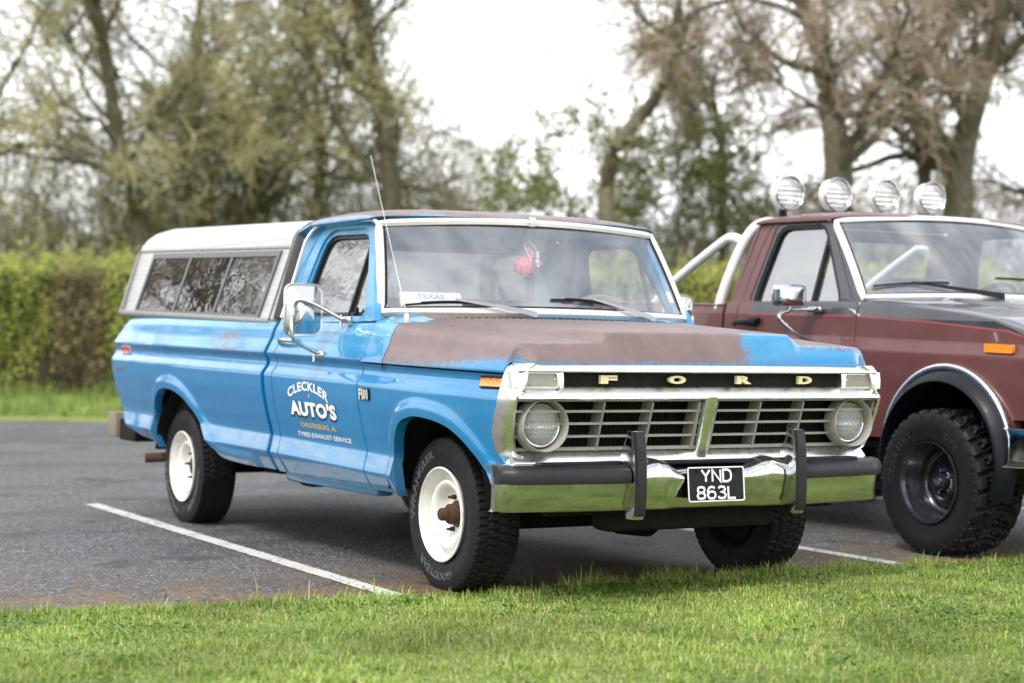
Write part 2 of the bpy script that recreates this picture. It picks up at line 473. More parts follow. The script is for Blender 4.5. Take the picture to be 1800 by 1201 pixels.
def lens(name, col, fl=90, rough=.25, trans=.35):
    t = NT(name); c = t.coord(scale=(fl, fl, fl * .35))
    w = t.n('TexWave'); w.inputs['Scale'].default_value = 1.0; w.inputs['Distortion'].default_value = .3; w.bands_direction = 'Y'
    t.l(c, w.inputs['Vector'])
    nm = t.bump(w.outputs['Fac'], .35, .004)
    cc = t.mix(t.noise(t.coord(), 25, 4), tuple(x * .8 for x in col), tuple(min(1, x * 1.1) for x in col))
    t.pbr(cc, rough, 0, .5, nm, .6); return t.m
M['amber'] = lens('amber_lens', (.75, .24, .015))
M['red_lens'] = lens('red_lens', (.50, .012, .012))
M['clear_lens'] = lens('clear_fluted_lens', (.27, .26, .215), 120)
def fluted_glass():
    t = NT('fluted_lamp_glass'); sx = t.n('SeparateXYZ'); t.l(t.coord(), sx.inputs[0])
    wv = t.math('SINE', t.math('MULTIPLY', sx.outputs['Y'], 520.0)); wz = t.math('SINE', t.math('MULTIPLY', sx.outputs['Z'], 210.0))
    nm = t.bump(t.math('ADD', wv, wz), .5, .004)
    fr = t.n('Fresnel'); fr.inputs['IOR'].default_value = 1.6; t.l(nm, fr.inputs['Normal'])
    tr = t.n('BsdfTransparent'); gl = t.n('BsdfGlossy'); gl.inputs['Roughness'].default_value = .08; t.l(nm, gl.inputs['Normal'])
    df = t.n('BsdfDiffuse'); df.inputs['Color'].default_value = (.6, .6, .58, 1)
    m1 = t.n('MixShader'); m1.inputs[0].default_value = .38; t.l(tr.outputs[0], m1.inputs[1]); t.l(df.outputs[0], m1.inputs[2])
    m2 = t.n('MixShader'); t.l(fr.outputs[0], m2.inputs[0]); t.l(m1.outputs[0], m2.inputs[1]); t.l(gl.outputs[0], m2.inputs[2]); t.l(m2.outputs[0], t.out.inputs['Surface']); return t.m
M['fluted'] = fluted_glass()
def headlight_mat():
    t = NT('sealed_beam_reflector')
    sx = t.n('SeparateXYZ'); t.l(t.coord(), sx.inputs[0])
    wv = t.math('SINE', t.math('MULTIPLY', sx.outputs['Y'], 700.0))
    wz = t.math('SINE', t.math('MULTIPLY', sx.outputs['Z'], 150.0))
    h = t.math('ADD', wv, t.math('MULTIPLY', wz, .6))
    nm = t.bump(h, .30, .003)
    t.pbr((.80, .81, .80), .10, 1.0, .5, nm); return t.m
M['headlight'] = headlight_mat()
M['seat'] = plain('grey_vinyl', (.26, .27, .30), .6, 0, .4, .2, 10)
M['dash'] = plain('dusty_dashboard', (.22, .25, .29), .65, 0, .4, .2, 10)
M['headliner'] = plain('headliner', (.40, .42, .45), .8)
M['tan'] = plain('tan_steering_wheel', (.36, .26, .17), .5)
M['interior'] = plain('cab_interior', (.20, .25, .30), .7)
M['white_text'] = plain('white_signwriting', (.78, .77, .74), .5, 0, .4, .1, 40)
M['shadow_text'] = plain('black_signwriting', (.02, .022, .03), .5)
M['gold_text'] = plain('ochre_signwriting', (.62, .44, .14), .5, 0, .4, .25, 60)
M['cream'] = plain('cream_letters', (.74, .62, .36), .4)
M['tyre_text'] = plain('tyre_outline_lettering', (.19, .19, .19), .7)
M['tyre_text_dim'] = plain('tyre_raised_lettering', (.045, .044, .046), .7)
M['plate_white'] = plain('plate_white', (.74, .75, .73), .45)
M['wood'] = plain('weathered_wood', (.20, .17, .125), .8, 0, .3, .4, 20)
def plush():
    t = NT('red_plush'); c = t.coord()
    t.pbr(t.mix(t.noise(c, 60, 4), (.80, .02, .06), (.95, .07, .13)), .9, 0, .2, t.bump(t.noise(c, 240, 3), .8, .006)); return t.m
M['plush'] = plush()

# ------------------------------------------------------------------ ground
def asphalt():
    t = NT('asphalt'); c = t.coord()
    ag = t.n('TexVoronoi'); ag.inputs['Scale'].default_value = 75; t.l(c, ag.inputs['Vector'])
    sep = t.n('SeparateColor'); t.l(ag.outputs['Color'], sep.inputs[0])
    col = t.ramp(sep.outputs[0], [(.0, (.018, .018, .019)), (.45, (.048, .048, .051)), (.85, (.115, .115, .119)), (1, (.34, .335, .33))])
    big = t.noise(c, .8, 8, .68)
    col = t.mix(t.ramp(big, [(.38, .0), (.64, .7)]), col, (.098, .096, .099))
    damp = t.noise(t.coord(scale=(1, .5, 1)), 1.1, 5, .6)
    col = t.mix(t.ramp(damp, [(.48, 0), (.62, .6)]), col, (.024, .023, .023))
    # moss and soil washed along the lawn edge
    sx = t.n('SeparateXYZ'); t.l(c, sx.inputs[0])
    near = t.n('MapRange'); near.inputs['From Min'].default_value = -3.2; near.inputs['From Max'].default_value = -.1
    t.l(sx.outputs['X'], near.inputs['Value'])
    mo = t.math('MULTIPLY', t.math('POWER', near.outputs[0], 1.6), t.ramp(t.noise(c, 5.5, 7, .7, .4), [(.44, 0), (.60, 1)]))
    col = t.mix(t.math('MULTIPLY', mo, .5), col, (.070, .046, .022))
    mo2 = t.math('MULTIPLY', t.math('POWER', near.outputs[0], 5.0), t.ramp(t.noise(c, 3.6, 8, .72, .6), [(.44, 0), (.54, 1)]))
    lit = t.mix(t.noise(c, 30, 4), (.085, .052, .020), (.23, .135, .055))
    col = t.mix(t.math('MULTIPLY', mo2, .9), col, lit)
    stain = t.math('MULTIPLY', t.ramp(t.noise(c, 1.7, 3, .5), [(.60, 0), (.66, 1)]), t.ramp(t.noise(c, 9, 6, .7), [(.35, .2), (.6, .8)]))
    col = t.mix(stain, col, (.014, .0135, .013))
    ro = t.ramp(damp, [(.45, .72), (.7, .50)])
    d = t.n('TexVoronoi'); d.inputs['Scale'].default_value = 75; t.l(c, d.inputs['Vector'])
    nm = t.bump(t.math('ADD', d.outputs['Distance'], t.noise(c, 40, 3)), .75, .010)
    t.pbr(col, ro, 0, .5, nm); return t.m
M['asphalt'] = asphalt()
def turf(name, a, b, soil):
    t = NT(name); c = t.coord()
    col = t.mix(t.noise(c, 1.8, 6, .65), a, b)
    col = t.mix(t.ramp(t.noise(c, 14, 6, .7), [(.5, 0), (.75, .7)]), col, soil)
    t.pbr(col, .9, 0, .2, t.bump(t.noise(c, 60, 4), 1.0, .03)); return t.m
M['turf'] = turf('lawn_turf', (.13, .17, .045), (.22, .26, .08), (.09, .085, .045))
M['verge'] = turf('verge_turf', (.18, .24, .05), (.26, .31, .08), (.13, .13, .05))
def line_paint():
    t = NT('worn_line_paint'); c = t.coord()
    col = t.mix(t.noise(c, 30, 5, .7), (.44, .43, .40), (.60, .59, .55))
    wear = t.ramp(t.noise(c, 34, 7, .8), [(.50, 0), (.58, 1)])
    wear = t.math('MULTIPLY', wear, t.ramp(t.noise(c, 4, 4), [(.40, 0), (.62, 1)]))
    col = t.mix(wear, col, (.05, .048, .045))
    t.pbr(col, .7, 0, .3, t.bump(t.noise(c, 90, 3), .5, .006)); return t.m
M['line'] = line_paint()
def tinted(name, rough=.6, spec=.35, transl=.0, gain=1.0):
    """takes its colour from the mesh's own 'tint' (leaves, blades, twigs)"""
    t = NT(name); a = t.n('Attribute', attribute_name='tint')
    if transl == 0:
        t.pbr(a.outputs['Color'], rough, 0, spec); return t.m
    p = t.pbr(a.outputs['Color'], rough, 0, spec)
    tl = t.n('BsdfTranslucent'); t.l(a.outputs['Color'], tl.inputs['Color'])
    mx = t.n('MixShader'); mx.inputs[0].default_value = transl
    t.l(p.outputs[0], mx.inputs[1]); t.l(tl.outputs[0], mx.inputs[2]); t.l(mx.outputs[0], t.out.inputs['Surface'])
    return t.m
M['blade'] = tinted('grass_blade', .55, .3, .35)
M['leaf'] = tinted('leaf', .55, .35, .35)
def bark():
    t = NT('mossy_bark'); c = t.coord(scale=(6, 6, 1.4))
    col = t.ramp(t.noise(c, 2.0, 7, .7), [(.3, (.08, .067, .050)), (.5, (.15, .128, .095)), (.72, (.23, .20, .15))])
    col = t.mix(t.ramp(t.noise(t.coord(), .9, 5), [(.45, 0), (.65, .6)]), col, (.12, .125, .05))
    t.pbr(col, .9, 0, .2, t.bump(t.noise(c, 5, 6, .7), 1.0, .05)); return t.m
M['bark'] = bark()
M['twig'] = tinted('twig_bark', .85, .2)

def sheet(name, x0, x1, y0, y1, z, mat, kind='structure', nx=2, ny=2, fn=None, thick=0):
    xs = np.linspace(x0, x1, nx); ys = np.linspace(y0, y1, ny)
    G = np.zeros((nx, ny, 3))
    for i, x in enumerate(xs):
        for j, y in enumerate(ys):
            G[i, j] = (x, y, z if fn is None else fn(x, y))
    o = MB().grid(G).build(name, mat, smooth=0, recalc=False)
    if o.data.polygons[0].normal.z < 0: o.data.flip_normals()
    if kind: o['kind'] = kind
    return o
# ground reaching the horizon, the car park on it, the lawn in front and the verge behind
sheet('ground', -600, 400, -500, 500, -.03, M['verge'])
AN = np.array([.493, .870])                       # direction of the far verge, across the view
AD = np.array([-.870, .493])                      # away from the camera
def far(d, s): return (7.41 + AD[0] * d + AN[0] * s, -4.75 + AD[1] * d + AN[1] * s)
def car_park_mesh():
    a = [(.14, -40), (.14, 45)]
    p, q = far(25.0, 45), far(25.0, -45)
    G = [(.14, -40, 0), (.14, 45, 0), (p[0], p[1], 0), (q[0], q[1], 0)]
    o = MB().add(G, [[0, 1, 2, 3]]).build('car_park', M['asphalt'], smooth=0); o['kind'] = 'structure'
    if o.data.polygons[0].normal.z < 0: o.data.flip_normals()
car_park_mesh()
rng = np.random.default_rng(7)
def lawn_edge(y): return np.interp(y, [-6, -2.8, -1.9, -1.2, -.3, .5, 1.7, 2.7, 6], [-.08, .0, .13, .23, .16, .13, .17, .14, .1]) + .018 * np.sin(y * 5.7) + .016 * np.sin(y * 13.1) + .012 * np.sin(y * 27)
def lawn_z(x, y):
    return .004 + .018 * sstep(.0, .7, x) + .018 * math.sin(x * 1.7 + y * .8) * sstep(.2, 1, x) + .012 * math.sin(y * 2.1 - x)
def lawn_mesh():
    ys = np.concatenate([np.linspace(-40, -7, 20), np.linspace(-6.8, 6.8, 160), np.linspace(7, 45, 20)])
    s = np.concatenate([np.linspace(0, 1, 40) ** 1.3 * 4, [5, 6, 8, 12, 20, 40]])
    G = np.zeros((len(ys), len(s), 3))
    for i, y in enumerate(ys):
        e = float(lawn_edge(y))
        for j, d in enumerate(s): G[i, j] = (e + d, y, (-.012 if j == 0 else lawn_z(d, y)))
    o = MB().grid(G).build('lawn', M['turf'], smooth=60); o['kind'] = 'structure'
    if o.data.polygons[100].normal.z < 0: o.data.flip_normals()
lawn_mesh()
def verge_mesh():
    pts = []
    d = np.array([24.6, 25.2, 27, 30, 40, 60]); sx = np.linspace(-40, 40, 60)
    G = np.zeros((len(d), len(sx), 3))
    for i, dd in enumerate(d):
        for j, q in enumerate(sx):
            x, y = far(dd + .12 * math.sin(q * 1.9), q); G[i, j] = (x, y, (-.01, .05, .07, .10, .12, .12)[i])
    o = MB().grid(G).build('grass_verge', M['verge'], smooth=60); o['kind'] = 'structure'
    if o.data.polygons[0].normal.z < 0: o.data.flip_normals()
verge_mesh()
def parking_line(y0, y1, x0=-4.75, x1=.1, w=.10):
    n = 120; xs = np.linspace(x0, x1, n); G = np.zeros((n, 2, 3)); rg = random.Random(int(y0 * 100))
    for i, x in enumerate(xs):
        y = y0 + (y1 - y0) * i / (n - 1)
        G[i, 0] = (x, y - w / 2 + rg.uniform(-.004, .004), .004); G[i, 1] = (x, y + w / 2 + rg.uniform(-.004, .004), .004)
    o = MB().grid(G).build('parking_line', M['line'], smooth=0); o['kind'] = 'structure'
    if o.data.polygons[0].normal.z < 0: o.data.flip_normals()
parking_line(-1.03, -1.17); parking_line(1.77, 1.70); parking_line(4.86, 4.72, -4.75, .3)

# grass blades: mown lawn, taller and darker along the asphalt edge
def grass_blades():
    rg = np.random.default_rng(3)
    def batch(n, xr, yr, dens_near=True):
        d = rg.uniform(xr[0], xr[1], n); y = rg.uniform(yr[0], yr[1], n); return d, y
    A = [batch(330000, (-.03, 2.6), (-3.6, 3.6)), batch(24000, (-.08, .22), (-5.5, 6.0)), batch(90000, (2.6, 3.6), (-3.4, .8)), batch(26000, (-.03, 3.6), (-6.5, -3.6)), batch(40000, (-.03, 2.6), (3.6, 7.0))]
    d = np.concatenate([a[0] for a in A]); y = np.concatenate([a[1] for a in A])
    # clumping: drop blades in a smooth random field
    fld = np.sin(d * 9 + 2 * np.sin(y * 4)) * np.sin(y * 8.3 + 1.3 * np.sin(d * 5)) + .6 * np.sin(d * 23 + y * 17) * np.sin(y * 29 - d * 11)
    keep = rg.uniform(0, 1, len(d)) < .55 + .45 * sstep(-1, .8, fld)
    d, y, fld = d[keep], y[keep], fld[keep]; n = len(d)
    x = lawn_edge(y) + d
    z = .004 + .018 * sstep(0, .7, d) + .018 * np.sin(d * 1.7 + y * .8) * sstep(.2, 1, d) + .012 * np.sin(y * 2.1 - d) - .004
    z = np.where(d < .03, -.004, z)
    edge = 1 - sstep(.05, .38, d)
    h = rg.gamma(5, 1 / 5, n) * (.015 + .013 * sstep(-.4, 1.2, fld)) * (1 + (.45 + 1.1 * np.exp(-((y - .5) / .9) ** 2)) * edge * rg.uniform(.2, 1, n))
    tall = rg.uniform(0, 1, n) < .005 + .02 * edge
    h = np.where(tall, h * rg.uniform(1.5, 2.3, n), h)
    w = rg.uniform(.0012, .0025, n) * (1 + .25 * (h > .08))
    az = rg.uniform(0, 2 * np.pi, n); lean = rg.beta(2, 1.8, n) * 1.35
    bx, by = np.cos(az), np.sin(az); px, py = -by, bx
    base = np.stack([x, y, z], 1)
    def at(t, k): # bent blade
        a = lean * k
        return base + np.stack([bx * np.sin(a) * h * t, by * np.sin(a) * h * t, np.cos(a) * h * t], 1)
    mid, tip = at(.55, .55), at(1.0, 1.0)
    side = np.stack([px, py, 0 * px], 1) * w[:, None]
    V = np.stack([base - side, base + side, mid + side * .8, mid - side * .8, tip], 1).reshape(-1, 3)
    k = np.arange(n)[:, None] * 5
    F = np.concatenate([k + np.array([0, 1, 2]), k + np.array([0, 2, 3]), k + np.array([3, 2, 4])])
    pal = np.array([(.27, .38, .065), (.35, .45, .10), (.18, .28, .045), (.44, .50, .16), (.11, .19, .030), (.54, .49, .27)])
    pr_ = np.array([.27, .24, .17, .16, .09, .07]); ci = rg.choice(6, n, p=pr_)
    c = pal[ci] * rg.uniform(.8, 1.2, (n, 1))
    pat = .5 + .5 * np.sin(d * 2.1 + 1.5 * np.sin(y * 1.3)) * np.sin(y * 1.7 + d)
    c = c * (.74 + .40 * pat)[:, None] * (.80 + .32 * sstep(-1, .6, np.sin(d * 4.3 + 2 * np.sin(y * 2.9)) * np.sin(y * 3.7 - d)))[:, None]
    c = c * np.where(edge > .3, .9, 1.0)[:, None]
    col = np.repeat(c, 5, 0).reshape(n, 5, 3)
    o = fast_mesh('grass', V, F, M['blade'], col=col.reshape(-1, 3)); o['kind'] = 'stuff'
    tag(o, 'bright green mown lawn grass in front of the parked trucks', 'grass')
    # broad-leaved weeds lying in the sward
    m = 11000
    cy = rg.uniform(-3.4, 3.6, 300); cx = rg.uniform(.15, 3.0, 300)
    ii = rg.integers(0, 300, m); wd = cx[ii] + rg.normal(0, .07, m); wy = cy[ii] + rg.normal(0, .09, m)
    ok = wd > .02; wd, wy = wd[ok], wy[ok]; m = len(wd)
    P = np.stack([lawn_edge(wy) + wd, wy, .015 + .018 * sstep(0, .7, wd) + rg.uniform(.0, .02, m)], 1)
    r = rg.uniform(.006, .015, m); a = rg.uniform(0, 6.28, m); t = rg.uniform(-.6, .6, (m, 2))
    u = np.stack([np.cos(a), np.sin(a), t[:, 0]], 1) * r[:, None]; v = np.stack([-np.sin(a), np.cos(a), t[:, 1]], 1) * r[:, None] * .7
    V = np.stack([P - u, P - v * .9, P + u * .9 + v * .1, P + v], 1).reshape(-1, 3)
    F = np.arange(m * 4).reshape(m, 4)
    c = np.array([(.05, .13, .018), (.08, .17, .025), (.11, .19, .03)])[rg.integers(0, 3, m)] * rg.uniform(.8, 1.2, (m, 1))
    o = fast_mesh('weeds', V, F, M['blade'], col=np.repeat(c, 4, 0)); o['kind'] = 'stuff'
    tag(o, 'low broad leaved clover and weeds scattered through the lawn', 'weeds')
grass_blades()
def litter():
    rg = np.random.default_rng(12); n = 900
    y = rg.uniform(-4.5, 5.5, n); x = lawn_edge(y) - rg.exponential(.30, n) + .03
    P = np.stack([x, y, rg.uniform(.006, .014, n)], 1); a = rg.uniform(0, 6.28, n); L_ = rg.uniform(.006, .022, n)[:, None]; W_ = rg.uniform(.002, .009, n)[:, None]
    u = np.stack([np.cos(a), np.sin(a), rg.uniform(-.3, .3, n)], 1) * L_; v = np.stack([-np.sin(a), np.cos(a), rg.uniform(-.4, .4, n)], 1) * W_
    V = np.stack([P - u, P - v, P + u, P + v], 1).reshape(-1, 3); V[:, 2] = np.maximum(V[:, 2], .004)
    c = np.array([(.20, .13, .06), (.30, .22, .11), (.10, .065, .035), (.38, .33, .16), (.16, .20, .05)])[rg.integers(0, 5, n)] * rg.uniform(.7, 1.2, (n, 1))
    o = fast_mesh('leaf_litter', V, np.arange(n * 4).reshape(n, 4), M['blade'], col=np.repeat(c, 4, 0)); o['kind'] = 'stuff'
    tag(o, 'dead leaf bits and straw lying on the tarmac along the lawn edge', 'leaf litter')
litter()
def verge_blades():
    rg = np.random.default_rng(5); n = 42000
    d = 24.9 + rg.uniform(0, 1, n) ** 1.2 * 10; s = rg.uniform(-15, 14, n)
    x = 7.41 + AD[0] * d + AN[0] * s; y = -4.75 + AD[1] * d + AN[1] * s
    h = rg.gamma(3, 1 / 3, n) * (.10 + .10 * sstep(27, 32, d)) * (.6 + .5 * np.sin(s * 2.1) ** 2); w = rg.uniform(.008, .018, n)
    b = np.stack([x, y, .05 + 0 * x], 1); a = rg.uniform(0, 6.28, n); l = rg.uniform(0, .6, n)
    sd = np.stack([-np.sin(a), np.cos(a), 0 * a], 1) * w[:, None]
    tp = b + np.stack([np.cos(a) * l * h, np.sin(a) * l * h, h], 1)
    V = np.stack([b - sd, b + sd, tp], 1).reshape(-1, 3); F = np.arange(n * 3).reshape(n, 3)
    c = np.array([(.15, .23, .045), (.20, .28, .06), (.26, .31, .10), (.10, .16, .03)])[rg.integers(0, 4, n)]
    o = fast_mesh('verge_grass', V, F, M['blade'], col=np.repeat(c, 3, 0)); o['kind'] = 'stuff'
    tag(o, 'longer rough grass on the verge below the hedge', 'grass')
verge_blades()
# ================================================================== blue pickup
# truck frame: x forward, y to its left, z up, origin on the ground between the front wheels
_PK = np.array([(.36, .893), (.40, .915), (.47, .957), (.512, .981), (.545, .973), (.60, .961), (.612, .962), (.655, .972), (.69, .983), (.767, 1.0), (.815, 1.010), (.851, 1.015),
                (.915, 1.020), (.927, 1.019), (.945, 1.007), (.965, .992), (.985, .985), (1.005, .989), (1.024, 1.002), (1.036, 1.008), (1.048, 1.000), (1.11, .968), (1.155, .954), (1.204, .927), (1.235, .900), (1.26, .86)])
_zz = np.linspace(.36, 1.26, 901)
_yy = np.interp(_zz, _PK[:, 0], _PK[:, 1]); _k = np.hanning(17); _k /= _k.sum()
_yy = np.convolve(np.pad(_yy, 8, mode='edge'), _k, 'valid')
def zbody(x, z):
    x = np.asarray(x, float); return z - np.where(x < -1.75, .0145, .020) * (-1.75 - x)
def taper(x):
    x = np.asarray(x, float)
    return 1 - .040 * np.clip((x + .25) / .95, 0, 1) ** 2 - .03 * np.clip((-3.5 - x) / 1.0, 0, 1) ** 2
def body_y(x, z): return np.interp(zbody(x, z), _zz, _yy) * taper(x)
F_ARCH = catmull([(-.345, .36), (-.322, .43), (-.322, .50), (-.303, .607), (-.214, .725), (-.075, .768), (.082, .766), (.234, .742), (.345, .696), (.437, .632), (.527, .548), (.616, .478), (.74, .445)], 10)
R_ARCH = catmull([(-3.70, .40), (-3.685, .50), (-3.675, .60), (-3.62, .70), (-3.505, .783), (-3.336, .806), (-3.135, .777), (-2.97, .705), (-2.808, .58), (-2.65, .48), (-2.558, .437), (-2.30, .421), (-2.1, .419)], 10)
def _arch_fn(A):
    xs = np.maximum.accumulate(A[:, 0] + np.arange(len(A)) * 1e-6)
    return lambda x: np.interp(x, xs, A[:, 1])
f_arch, r_arch = _arch_fn(F_ARCH), _arch_fn(R_ARCH)
def arch_dist(A, x, z):
    P = np.stack([np.ravel(x), np.ravel(z)], 1); D = np.full(len(P), 9.0)
    for a, b in zip(A[:-1], A[1:]):
        ab = b - a; t = np.clip(((P - a) @ ab) / (ab @ ab + 1e-12), 0, 1)
        D = np.minimum(D, np.linalg.norm(P - a - t[:, None] * ab, axis=1))
    return D.reshape(np.shape(x))
ZROWS = np.unique(np.concatenate([np.arange(.38, 1.262, .012), np.arange(.49, .63, .006), np.arange(.90, 1.06, .005)]))
def side_panel(xl, xr, bot, top, s, arch=None, wear=None, fold=.06, foldb=.05, yfun=body_y):
    """outer skin of one side: columns s between the seams xl(z), xr(z), rows cut by bot(x), top(x), edges turned in"""
    s = np.asarray(s, float)[:, None]; Z = np.repeat(ZROWS[None, :], len(s), 0)
    if True:
        Z0 = Z.copy()
        for _ in range(3):
            X = xl(Z) + (xr(Z) - xl(Z)) * s
            b, t = bot(X), top(X); b = np.minimum(b, t - .001)
            Z = np.clip(Z0, b, t)
    Y = yfun(X, Z)
    if arch is not None:
        d = arch_dist(arch, X, Z); Y = Y + .017 * (1 - sstep(.035, .085, d))
    W = np.zeros_like(Y) if wear is None else wear(X, Y, Z)
    r = .004
    def stack(X, Y, Z, W):
        # vertical edges
        Xa = np.concatenate([X[:1], X[:1], X, X[-1:], X[-1:]]); Za = np.concatenate([Z[:1], Z[:1], Z, Z[-1:], Z[-1:]])
        Ya = np.concatenate([Y[:1] - fold, Y[:1] - r, Y, Y[-1:] - r, Y[-1:] - fold])
        Xa[2] += r; Xa[-3] -= r
        Wa = np.concatenate([W[:1], W[:1], W, W[-1:], W[-1:]])
        c = lambda A, d0, d1, d2, d3: np.concatenate([A[:, :1] + d0, A[:, :1] + d1, A, A[:, -1:] + d2, A[:, -1:] + d3], 1)
        return c(Xa, 0, 0, 0, 0), c(Ya, -foldb, -r, -r, -foldb), c(Za, 0, 0, 0, 0), c(Wa, 0, 0, 0, 0)
    X, Y, Z, W = stack(X, Y, Z, W)
    mb = MB(); mb.grid(np.stack([X, -Y, Z], -1), attr=W); return mb

blue = thing('pickup_truck', 'faded blue pickup truck with rusty brown hood and white camper shell', 'pickup truck')
blue['group'] = 'pickup trucks parked in the bays'
def both(name, mb, mat, parent, **k):
    a = mb.build(name, mat, parent, **k); b = mb.mirrored().build(name, mat, parent, **k); return a, b
const = lambda v: (lambda a: np.full(np.shape(a), float(v)))

# ---- bed ----
def bed_top(x):
    return np.interp(x, [-4.50, -4.485, -4.45, -4.38, -4.30, -4.15, -1.83], [1.02, 1.06, 1.125, 1.19, 1.232, 1.246, 1.196])
def bed_bot(x):
    tail = np.interp(x, [-4.50, -4.485, -4.45, -4.40, -4.35, -4.24, -3.98, -3.70, -3.64], [1.0, .91, .78, .66, .60, .54, .49, .468, .44])
    return np.where(x < -3.695, tail, np.where(x < -2.1, np.maximum(r_arch(x), .40), .417))
def bed_wear(X, Y, Z):
    w = .56 * np.exp(-((X + 2.45) / .42) ** 2 - ((Z - 1.115) / .07) ** 2) + .42 * np.exp(-((X + 4.25) / .16) ** 2 - ((Z - 1.19) / .05) ** 2)
    w += .8 * np.exp(-((X + 3.83) / .10) ** 2 - ((Z - .515) / .045) ** 2) + .45 * np.exp(-((X + 3.6) / .25) ** 2 - ((Z - 1.20) / .02) ** 2)
    w += .40 * np.exp(-((X + 2.3) / .5) ** 2 - ((Z - 1.05) / .012) ** 2) + .40 * np.exp(-((X + 2.95) / .1) ** 2 - ((Z - .76) / .05) ** 2)
    w += .36 * np.exp(-((Z - .46) / .03) ** 2) * (X > -2.6)
    return w
_s = np.unique(np.concatenate([np.linspace(0, .12, 26), np.linspace(.28, .31, 14), np.linspace(.12, 1, 110)]))
_bed = side_panel(const(-4.497), const(-1.850), bed_bot, bed_top, _s, R_ARCH, bed_wear)
def bed_inner():
    m = MB()
    for sg in (1, -1):
        m.grid(np.array([[(x, sg * -.86, z) for z in (1.19 + .0145 * (-1.83 - x), .55)] for x in np.linspace(-4.42, -1.84, 6)]))
        m.grid(np.array([[(x, sg * -y, 1.19 + .0145 * (-1.83 - x) - .002) for y in (.86, .90)] for x in np.linspace(-4.40, -1.84, 6)]))
    m.box((-1.85, 0, .82), (.02, 1.72, .74)); m.box((-3.13, 0, .57), (2.56, 1.72, .03))
    return m
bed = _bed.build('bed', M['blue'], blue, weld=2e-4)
_bed.mirrored().build('bed_side', M['blue'], blue, weld=2e-4)
bed_inner().build('bed_liner', M['under'], blue)
tg = MB().box((-4.435, 0, .90), (.05, 1.80, .62), bev=.02)
tg.box((-4.463, 0, .93), (.012, 1.35, .30), bev=.005)
tailgate = tg.build('tailgate', M['blue'], blue)
def tail_lamp(sg):
    m = MB(); m.poly(rrect(.085, .33, .02), fn=lambda a, b, d: (-4.47 + d, sg * (.865 + a), .86 + b), thick=.035); return m
for sg in (1, -1): tail_lamp(sg).build('tail_lamp', M['red_lens'], blue)
def stuck_on(outline, x0, z0, lift, thick, sg=-1):
    """a plate lying on the truck's flank"""
    m = MB(); m.poly(outline, fn=lambda a, b, d: (x0 + a, sg * (float(body_y(x0 + a, z0 + b)) + lift - d), z0 + b), thick=thick); return m
for sg in (-1, 1):
    mk = stuck_on(rrect(.165, .036, .012), -4.235, 1.026, .014, .02, sg).build('side_marker', M['red_lens'], blue)
    stuck_on(rrect(.185, .052, .014), -4.235, 1.026, .006, .015, sg).build('marker_bezel', M['old_trim'], mk)
def script_badge():
    V, F = text_box('Explorer', -4.43, -4.19, .888, .928, bold=.012)
    V[:, 2] *= .3; m = MB()
    P = [(v[0] + .25 * (v[1] - .9), -(float(body_y(v[0], v[1])) + .006), v[1]) for v in V]
    return m.add(P, F)
script_badge().build('badge', M['camper_trim'], blue)

# ---- doors ----
def cab_bot(x): return np.full(np.shape(x), .412)
def door_wear(X, Y, Z): return .34 * np.exp(-((Z - .47) / .05) ** 2) + .30 * np.exp(-((Z - .60) / .012) ** 2)
def up(a, b, d): return (a, -(.927 - (b - 1.204) * .30 - d), b)
DOOR_OUT = [(-1.695, 1.198), (-1.69, 1.40), (-1.672, 1.54), (-1.65, 1.61), (-1.615, 1.66), (-1.55, 1.688), (-1.2, 1.684), (-.965, 1.675), (-.925, 1.645), (-.79, 1.41), (-.695, 1.26), (-.655, 1.198)]
DOOR_IN = [(-1.60, 1.222), (-1.582, 1.36), (-1.56, 1.47), (-1.535, 1.56), (-1.51, 1.605), (-1.47, 1.632), (-1.41, 1.642), (-1.06, 1.634), (-1.02, 1.622), (-.985, 1.585), (-.90, 1.435), (-.835, 1.30), (-.815, 1.245), (-.83, 1.222)]
def inset(poly, d):
    P = np.array(poly); n = len(P); out = []
    c = P.mean(0)
    for i in range(n):
        a, b, e = P[i - 1], P[i], P[(i + 1) % n]
        t1 = (b - a) / (np.linalg.norm(b - a) + 1e-9); t2 = (e - b) / (np.linalg.norm(e - b) + 1e-9)
        nn = np.array([-(t1[1] + t2[1]), t1[0] + t2[0]]); nn /= np.linalg.norm(nn) + 1e-9
        if nn @ (c - b) < 0: nn = -nn
        out.append(tuple(b + nn * d / max(.5, abs(nn @ np.array([-t1[1], t1[0]])))))
    return out
def ring(out, inn, f, d0, d1):
    """bevelled window ring: face at depth d0, inner lip at d1"""
    m = MB(); g = lambda a, b, d: f(a, b, d + d0)
    m.poly(out, [inn], g, thick=d1 - d0); return m
_sd = np.linspace(0, 1, 46)
_door = side_panel(const(-1.693), const(-.648), cab_bot, const(1.206), _sd, None, door_wear)
_frame = ring(DOOR_OUT, inset(DOOR_IN, -.028), up, .001, .03).join(ring(inset(DOOR_IN, -.030), DOOR_IN, up, .012, .035))
_rub = ring(inset(DOOR_IN, -.002), inset(DOOR_IN, .020), up, .022, .04)
_pane = MB().poly(inset(DOOR_IN, .012), fn=lambda a, b, d: up(a, b, d + .034), thick=.004)
def divider(): return MB().sweep([up(-.985, 1.60, .030), up(-1.01, 1.22, .028)], [(-.008, -.01), (.008, -.01), (.008, .01), (-.008, .01)], up=(0, 1, 0))
def vent_latch(): return MB().box(up(-.93, 1.235, .02), (.045, .02, .018), bev=.005).box(up(-.915, 1.25, .018), (.012, .016, .03), bev=.004)
